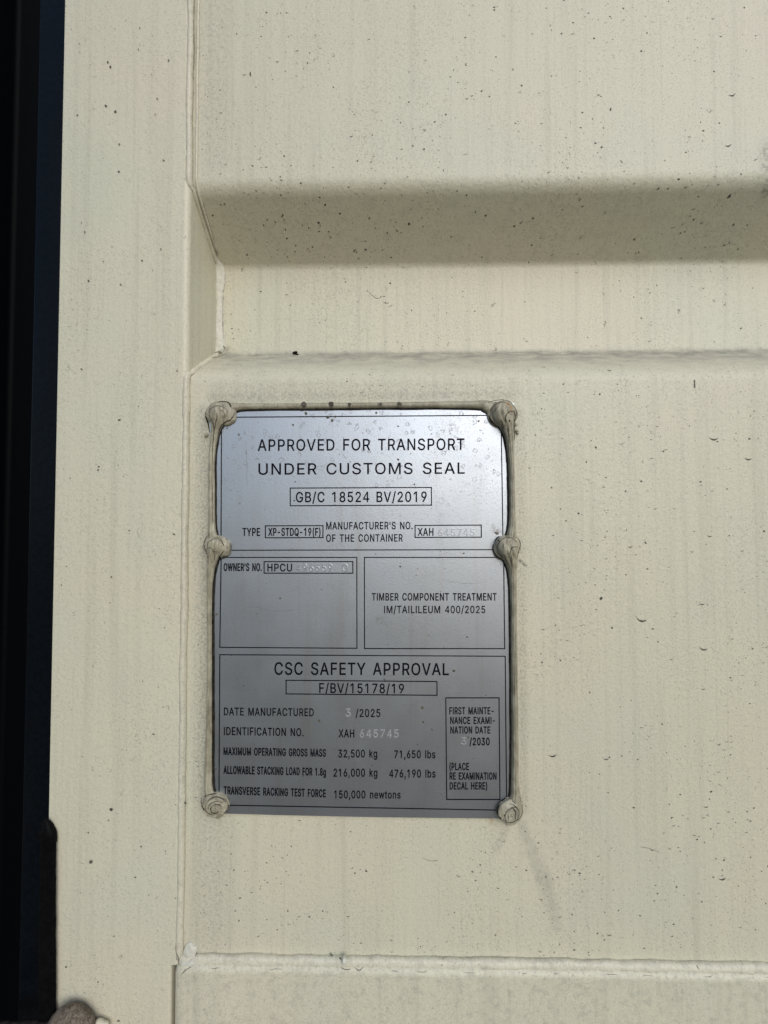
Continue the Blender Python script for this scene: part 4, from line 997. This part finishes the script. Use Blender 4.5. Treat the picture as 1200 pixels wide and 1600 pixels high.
# ---- sealant squeezed round the plate: six blobs over the rivets, five strands between them
def blob(outline, h, seed, swirl, turns, lean=(0, 0)):
    """outline: centre u, v and 12 radii in photo pixels; a squashed dome with an onion-like swirl"""
    cu, cv, radii = outline
    n, mrow = 144, 80
    verts, faces = [], []
    def rad(a):
        t = (a / (2 * pi)) * len(radii)
        i = int(math.floor(t)); f = t - i
        f = f * f * (3 - 2 * f)
        return lerp(radii[i % len(radii)], radii[(i + 1) % len(radii)], f)
    c = P(cu, cv, -0.0038)
    c.y = -0.001
    for j in range(mrow + 1):
        ph = lerp(-0.75, pi / 2, j / mrow)
        rr = max(0.0, cos(ph)) ** 0.85
        zz = (sin(ph) + 0.62) / 1.62
        for k in range(n):
            a = 2 * pi * k / n
            r = rad(a) * S
            sw = ((rr * turns + a / (2 * pi) + 0.22 * mnoise.noise(Vector((cos(a), sin(a), seed + rr * 2)))) % 1.0)
            ridge = -1.5 * exp(-abs((sw - 0.5) / 0.045) ** 1.5) + 0.6 * exp(-((sw - 0.30) / 0.16) ** 2)
            ridge *= swirl * min(1, (ph + 0.75) / 0.8) * (0.35 + 0.65 * min(1, rr * 2.2))
            f = 1 + 0.07 * mnoise.noise(Vector((cos(a) * 1.4, sin(a) * 1.4, seed)))
            nr = r * rr * f + ridge * cos(ph)
            p = Vector((c.x + nr * cos(a) + lean[0] * S * zz, c.y - h * zz - ridge * max(0, sin(ph)), c.z + nr * sin(a) - lean[1] * S * zz))
            p += Vector((0, -1, 0)) * 0.00022 * mnoise.noise(p * 420)
            verts.append(p)
    for j in range(mrow):
        for k in range(n):
            a = j * n + k; b = j * n + (k + 1) % n
            faces.append((a, b, b + n, a + n))
    faces.append(tuple(range(n)))
    me = mesh_from(verts, faces)
    bm = bmesh.new(); bm.from_mesh(me)
    bmesh.ops.remove_doubles(bm, verts=bm.verts, dist=1e-6)
    bm.to_mesh(me); bm.free()
    part("sealant_blob", me, sealant, plate, True)
    verts = [Vector((c.x, PF - 0.0012, c.z))]  # dark disc under the blob: painted contact shade with some dirt
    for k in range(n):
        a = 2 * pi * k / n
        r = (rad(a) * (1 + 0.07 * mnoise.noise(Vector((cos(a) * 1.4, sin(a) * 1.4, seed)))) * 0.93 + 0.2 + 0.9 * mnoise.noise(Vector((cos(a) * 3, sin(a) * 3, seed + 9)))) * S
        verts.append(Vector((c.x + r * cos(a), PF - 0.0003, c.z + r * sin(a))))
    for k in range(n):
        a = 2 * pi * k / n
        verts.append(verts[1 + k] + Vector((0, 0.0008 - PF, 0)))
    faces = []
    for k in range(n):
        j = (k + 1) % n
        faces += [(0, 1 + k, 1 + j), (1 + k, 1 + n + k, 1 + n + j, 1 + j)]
    part("seam_grime_shade", mesh_from(verts, faces), seam_grime_shade_mat, plate, True)

# radii run anticlockwise from the right (0 deg), 30 degrees apart
blob((347, 645, [22, 21, 20, 20, 21, 24, 26, 23, 18, 19, 22, 24]), 0.0052, 1.0, 0.0007, 1.3, (-2, 0))
blob((339, 853, [21, 19, 17, 16, 17, 20, 21, 19, 16, 16, 20, 23]), 0.0058, 2.0, 0.0008, 1.4, (-1, 0))
blob((336.5, 1255.5, [21.5, 20, 18, 17, 18, 20, 21, 20, 18, 17.5, 18, 20.5]), 0.0068, 3.0, 0.0011, 2.6, (1, 2))
blob((784, 647, [23, 22, 21, 21, 22, 23, 23, 23, 22, 20, 20, 22]), 0.0056, 4.0, 0.0007, 1.2, (2, 0))
blob((792, 856, [21, 20, 19, 19, 19, 20, 21, 21, 20, 18, 18, 19.5]), 0.0062, 5.0, 0.0010, 1.7, (1, 0))
blob((797.5, 1265.5, [19.5, 20, 20, 18, 18, 19.5, 20, 20, 19, 18, 18, 19]), 0.0070, 6.0, 0.0010, 2.2, (-2, 2))

def strand(keys, seed, grime_or_shade=(0, 0, 0.6), lift=0.0, crease=((1.75, 0.26, 0.13), (1.15, 0.14, 0.10), (2.3, 0.12, 0.1))):
    pts = curve_pts(keys, 9)
    path = []
    for i, (u, v, w, h) in enumerate(pts):
        a = pts[max(i - 1, 0)]; b = pts[min(i + 1, len(pts) - 1)]
        pa, pb = P(a[0], a[1], 0), P(b[0], b[1], 0)
        tg = (pb - pa).normalized()
        side = tg.cross(Vector((0, -1, 0))).normalized()
        ww = w * S; hh = h * S * 1.22
        path.append((P(u, v, -hh * 0.92 + 0.0004 - lift), side, Vector((0, -1, 0)), ww, hh))
    me = tube(path, 48, list(crease), 0.00013, 260, seed)
    low = []  # flat dark strip below the strand: shade of the gap painted in, plus dirt
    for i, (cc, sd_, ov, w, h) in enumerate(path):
        g = grime_or_shade[2] + 0.6 * mnoise.noise(Vector((i * 0.21, seed, 2)))
        low.append((P(pts[i][0] + grime_or_shade[0], pts[i][1] + grime_or_shade[1], PF - 0.0002), sd_, ov, w + g * S, 0.00025))
    part("seam_grime_shade", tube(low, 16, None, 0.00012, 500, seed + 50), seam_grime_shade_mat, plate, True)
    return part("sealant_strand", me, sealant, plate, True)

# (u, v, half width, half height) in photo pixels
strand([(346, 629, 4, 5), (345, 634, 12, 8.5), (343, 641, 16, 9.2), (342, 650, 15, 9.2), (340.5, 660, 11, 8.2), (337.5, 672, 7.5, 7), (334.5, 690, 6, 6), (332, 720, 5.2, 5.6),
        (331.7, 770, 5.5, 5.6), (331.8, 815, 5.8, 5.8), (332.5, 834, 7, 6.5), (335, 848, 9, 6)], 21, (0.6, 0, 0.9))
strand([(341, 839, 4, 6), (340, 843, 11, 9), (338, 849, 13.5, 10), (336.5, 858, 12, 9.6), (334, 868, 9.3, 8.4), (331.5, 880, 7.2, 7), (329.3, 900, 5.4, 6), (328.6, 940, 3.9, 5.6),
        (328.8, 1000, 3.6, 5.5), (328.5, 1060, 3.9, 5.6), (327.8, 1130, 4.6, 5.6), (326.6, 1200, 5.8, 5.8), (326.8, 1232, 6.8, 6), (330, 1246, 10, 6)], 22, (1.0, 0, 1.9))
strand([(790, 627, 4, 5), (789, 632, 12, 9), (786, 641, 18, 11), (787, 651, 16.5, 11), (791, 661, 13, 10), (794.5, 673, 9.5, 8.5), (796.8, 690, 6.8, 7.2), (798.2, 720, 4.6, 6.4),
        (799.6, 770, 4.4, 6.2), (800, 815, 5.0, 6.2), (799, 836, 7.5, 7), (796, 848, 10, 6)], 23, (-1.9, 0, 0.9), lift=0.0004)
strand([(796, 837, 4, 6), (795, 842, 11, 10), (792, 850, 17, 12), (793.5, 860, 15, 12), (797, 870, 12, 10), (799.3, 882, 8.5, 8.5), (800.8, 900, 5.8, 7), (802, 940, 4.8, 6.4),
        (802.8, 1010, 4.8, 6.3), (803.6, 1080, 5.0, 6.3), (804.2, 1160, 5.2, 6.3), (804.4, 1225, 6, 6.4), (805, 1245, 8.5, 7), (802, 1258, 12, 7)], 24, (-1.9, 0, 0.9), lift=0.0004)
o = strand([(352, 641, 10, 5), (363, 637.5, 8.8, 5.6), (376, 636, 6.2, 5), (400, 635.6, 5.4, 4.8), (500, 634.8, 5.2, 4.8), (640, 633.4, 5.4, 4.9), (738, 632.8, 6.6, 5.2), (757, 634, 9, 6), (772, 641, 11, 6)], 25, (0, 1.0, 0.4),
       crease=((2.5, 0.10, 0.25),))
ofl = Flecks()
for u, w in ((475, 7), (517.5, 6.5), (546, 4), (594, 5), (624.5, 6)):
    p = P(u, 631.5, -0.004)
    ofl.blot(p.x, p.z, w * S * 0.55, p.y - 0.0004, 1.3, 0)
    ofl.blot(p.x, p.z - 2.4 * S, w * S * 0.40, p.y - 0.0002, 1.0, 0)
s_ = ofl.build("dirt_specks", speck_mat, plate); s_['kind'] = 'stuff'
pf = Flecks()
for u, v, r in ((473, 641, 2), (478, 646, 1.8), (512, 652, 2.5), (519, 657, 2.4), (524, 651, 2), (458, 664, 2), (588, 645, 1.8), (498.5, 1126, 1.6), (660, 1106, 2.2), (661, 1128, 1.5), (709, 1048, 1.7), (337, 1201, 1.5),
                (373, 679, 1.7), (748, 658, 1.6), (622, 718, 1.5), (438, 935, 1.4), (776, 833, 2.2), (338, 960, 1.5), (601, 1062, 1.4)):
    p = P(u, v, PF)
    pf.blot(p.x, p.z, r * S, PF - 0.00003, random.uniform(.8, 1.6), random.uniform(-1, 1))
for _ in range(140):
    u = random.uniform(352, 782); v = random.uniform(655, 1262)
    p = P(u, v, PF)
    pf.blot(p.x, p.z, min(1.5, 0.4 * random.paretovariate(2.8)) * S, PF - 0.00003, random.uniform(.7, 1.8), random.uniform(-1, 1))
s_ = pf.build("dirt_specks", speck_mat, plate); s_['kind'] = 'stuff'
# small lumps of sealant squeezed out beside the strands
for u, v, r in ((322.5, 680, 3), (805, 663, 3.2), (807.5, 672, 2.6), (809, 676, 2)):
    part("sealant_crumb", dab(P(u, v, -0.0006), r * S, r * S * 0.8, r * S, u, 0.4, 600, 10), sealant, plate, True)

# ---- dark fold lines on the sealant, dirt with shade painted in; grey crack lines
from mathutils.bvhtree import BVHTree
def tree_of(objs):
    v, f = [], []
    for o in objs:
        b0 = len(v); off = o.parent.location
        v += [q.co + off for q in o.data.vertices]
        f += [tuple(b0 + i for i in p.vertices) for p in o.data.polygons]
    return BVHTree.FromPolygons(v, f)

def draw_lines(lines, tree, name, mat, parent, lift=0.00025):
    verts, faces = [], []
    for w, keys in lines:
        pts = curve_pts(keys, 6) if len(keys) > 1 else [keys[0], (keys[0][0], keys[0][1] + w * 0.6)]
        L = len(pts)
        hits = []
        for i, (u, v) in enumerate(pts):
            d = (P(u, v, 0) - CAM).normalized()
            h = tree.ray_cast(CAM, d)
            if h[0] is None:
                continue
            t = i / (L - 1)
            ww = 0.5 * w * S * (0.25 + 0.75 * sin(pi * min(0.95, 0.08 + 0.84 * t))) * (1 + 0.35 * mnoise.noise(Vector((u * 0.31, v * 0.31, 1))))
            n = h[1] if h[1].dot(d) < 0 else -h[1]
            hits.append((h[0], n, ww))
        for k in range(len(hits) - 1):
            (p0, n0, w0), (p1, n1, w1) = hits[k], hits[k + 1]
            if (p1 - p0).length > 0.004:
                continue
            tg = (p1 - p0).normalized()
            quad = []
            for p, n, ww in ((p0, n0, w0), (p1, n1, w1)):
                s = tg.cross(n).normalized()
                quad.append((p + s * ww + n * 0.00003, p + n * lift, p - s * ww + n * 0.00003))
            b0 = len(verts)
            verts += [*quad[0], *quad[1]]
            faces += [(b0, b0 + 1, b0 + 4, b0 + 3), (b0 + 1, b0 + 2, b0 + 5, b0 + 4)]
    o = part(name, mesh_from(verts, faces), mat, parent)
    return o

fold_grime_shade = plain("brown_fold_grime_shade", (0.050, 0.045, 0.034), 0.9, spec=0.1, var=0.6)  # dark brown for fold lines: crease shade put into colour, together with dirt
seal_tree = tree_of([o for o in plate.children if o.name.split('.')[0] in ("sealant_blob", "sealant_strand", "steel_sheet")] + [o for o in door.children if o.name.split('.')[0] == "door_panel"])
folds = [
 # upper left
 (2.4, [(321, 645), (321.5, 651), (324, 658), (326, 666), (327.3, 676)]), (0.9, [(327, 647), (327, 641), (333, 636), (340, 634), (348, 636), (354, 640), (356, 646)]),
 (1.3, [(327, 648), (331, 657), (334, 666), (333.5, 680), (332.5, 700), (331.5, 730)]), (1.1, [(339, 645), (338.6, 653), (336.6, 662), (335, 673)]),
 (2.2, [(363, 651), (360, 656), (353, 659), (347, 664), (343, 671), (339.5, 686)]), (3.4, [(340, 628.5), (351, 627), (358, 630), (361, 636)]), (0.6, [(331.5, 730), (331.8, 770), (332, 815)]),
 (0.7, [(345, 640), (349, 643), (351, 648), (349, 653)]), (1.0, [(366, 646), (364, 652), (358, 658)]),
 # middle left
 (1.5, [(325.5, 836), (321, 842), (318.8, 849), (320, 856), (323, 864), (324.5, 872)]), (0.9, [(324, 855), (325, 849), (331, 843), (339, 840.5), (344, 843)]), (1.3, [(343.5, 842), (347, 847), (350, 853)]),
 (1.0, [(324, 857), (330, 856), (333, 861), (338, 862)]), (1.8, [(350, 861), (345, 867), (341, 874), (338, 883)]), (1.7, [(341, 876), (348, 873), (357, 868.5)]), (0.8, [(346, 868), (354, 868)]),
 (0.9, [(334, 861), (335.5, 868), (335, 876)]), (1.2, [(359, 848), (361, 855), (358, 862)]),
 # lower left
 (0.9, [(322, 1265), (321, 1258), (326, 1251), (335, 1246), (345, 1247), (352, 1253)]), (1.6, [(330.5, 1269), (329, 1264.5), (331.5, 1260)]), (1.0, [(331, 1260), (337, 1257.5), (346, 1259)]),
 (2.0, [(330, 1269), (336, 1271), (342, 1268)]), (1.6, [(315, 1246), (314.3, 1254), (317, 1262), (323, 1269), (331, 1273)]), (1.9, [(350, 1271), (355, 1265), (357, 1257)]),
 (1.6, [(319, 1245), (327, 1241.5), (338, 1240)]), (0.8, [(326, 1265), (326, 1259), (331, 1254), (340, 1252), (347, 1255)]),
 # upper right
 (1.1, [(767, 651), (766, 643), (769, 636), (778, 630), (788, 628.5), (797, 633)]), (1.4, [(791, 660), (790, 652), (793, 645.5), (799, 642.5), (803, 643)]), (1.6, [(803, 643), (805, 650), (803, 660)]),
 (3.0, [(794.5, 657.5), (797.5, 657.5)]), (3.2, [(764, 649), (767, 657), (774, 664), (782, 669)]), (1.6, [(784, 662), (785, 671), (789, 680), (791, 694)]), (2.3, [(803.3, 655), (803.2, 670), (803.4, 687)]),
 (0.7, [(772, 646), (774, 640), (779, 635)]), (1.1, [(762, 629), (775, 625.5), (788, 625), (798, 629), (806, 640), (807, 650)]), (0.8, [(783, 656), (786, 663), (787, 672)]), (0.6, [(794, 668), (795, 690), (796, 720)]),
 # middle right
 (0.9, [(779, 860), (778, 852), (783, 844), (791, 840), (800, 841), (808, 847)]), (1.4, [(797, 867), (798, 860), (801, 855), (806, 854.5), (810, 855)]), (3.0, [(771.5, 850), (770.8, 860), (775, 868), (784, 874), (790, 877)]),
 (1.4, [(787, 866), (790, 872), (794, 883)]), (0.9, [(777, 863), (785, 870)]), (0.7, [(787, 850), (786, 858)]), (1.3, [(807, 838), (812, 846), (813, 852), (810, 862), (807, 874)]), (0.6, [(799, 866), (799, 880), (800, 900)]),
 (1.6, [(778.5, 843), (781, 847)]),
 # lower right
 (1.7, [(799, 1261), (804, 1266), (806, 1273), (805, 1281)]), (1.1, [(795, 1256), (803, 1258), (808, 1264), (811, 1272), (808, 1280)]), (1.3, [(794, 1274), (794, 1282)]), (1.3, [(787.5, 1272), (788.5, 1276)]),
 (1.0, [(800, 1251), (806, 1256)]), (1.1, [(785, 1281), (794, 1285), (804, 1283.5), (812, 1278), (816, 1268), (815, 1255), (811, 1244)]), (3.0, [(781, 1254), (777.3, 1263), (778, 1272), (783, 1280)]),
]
draw_lines(folds, seal_tree, "fold_grime_shade", fold_grime_shade, plate)["kind"] = "stuff"
door_tree = tree_of([o for o in door.children if o.name.split('.')[0] in ("door_panel", "door_post", "bottom_rail", "weld_bead", "caulk_dab", "caulk_strip", "paint_run")])
cracks = [(1.5, [(274.5, 1478), (276, 1490), (279, 1497), (278.5, 1506)]), (1.2, [(283, 1523), (290, 1516), (299, 1510.5)]), (1.4, [(305.5, 1494), (308, 1488)]),
          (1.0, [(303.4, -6), (303, 8), (302.6, 22)]), (1.2, [(302.5, 31), (302.4, 48)]), (1.3, [(302.4, 52), (302.6, 63), (303, 78)]), (0.9, [(302.6, 84), (303, 96), (302.8, 109)]), (1.6, [(302, 120), (302.6, 123.5)]),
          (0.8, [(317, 318), (328, 352), (340, 400)]), 
          (0.7, [(347, 460), (347.5, 500), (349, 530)]), (2.6, [(349, 540), (351, 544)]), (2.0, [(336, 552), (342, 549), (346, 551)]), (1.2, [(330, 558), (340, 558), (352, 553)]),
          (0.9, [(576, 456), (588, 466), (600, 463)]), (1.8, [(530, 1496), (533.5, 1499)]), (1.0, [(533, 1512), (540, 1515), (548, 1514)]), (1.0, [(554, 1511), (561, 1516), (568, 1511)]),
          (1.2, [(1088, 1508), (1092, 1514)]), (0.6, [(1000, 1323), (1016, 1326), (1030, 1331)]), (0.6, [(660, 1340), (672, 1345), (684, 1344)])]
x = 330.0
while x < 1230:                              # faint broken grey dashes where weld and rail meet
    l = random.uniform(6, 22)
    yb = 1513 + (x - 330) * 0.0165
    cracks.append((random.uniform(0.25, 0.6), [(x, yb + random.uniform(-1.2, 1.2)), (x + l / 2, yb + 0.008 * l + random.uniform(-1, 1)), (x + l, yb + 0.0165 * l + random.uniform(-1.2, 1.2))]))
    x += l + random.uniform(20, 120)
draw_lines(cracks, door_tree, "crack_line", plain("grey_crack_line", (0.19, 0.18, 0.15), 0.9, spec=0.1, var=0.4), door)["kind"] = "stuff"  # thin grey lines along cracks and joints

scratches = [(0.5, [(470, 1016.5), (495, 1018.5), (520, 1017.5)]), (0.4, [(478, 1019), (505, 1018.5), (527, 1014)]), (0.4, [(600, 1062), (640, 1058), (668, 1049)]),
             (0.4, [(384, 690), (386, 730), (385, 760)]), (0.35, [(690, 905), (728, 912), (760, 909)]), (0.4, [(400, 948), (430, 955), (470, 952)])]
scratch_mat = plain("grey_scratch", (0.16, 0.16, 0.16), 0.8, spec=0.2)
for s_ in scratches:
    draw_lines([s_], seal_tree, "scratch_mark", scratch_mat, plate, 0.00004)
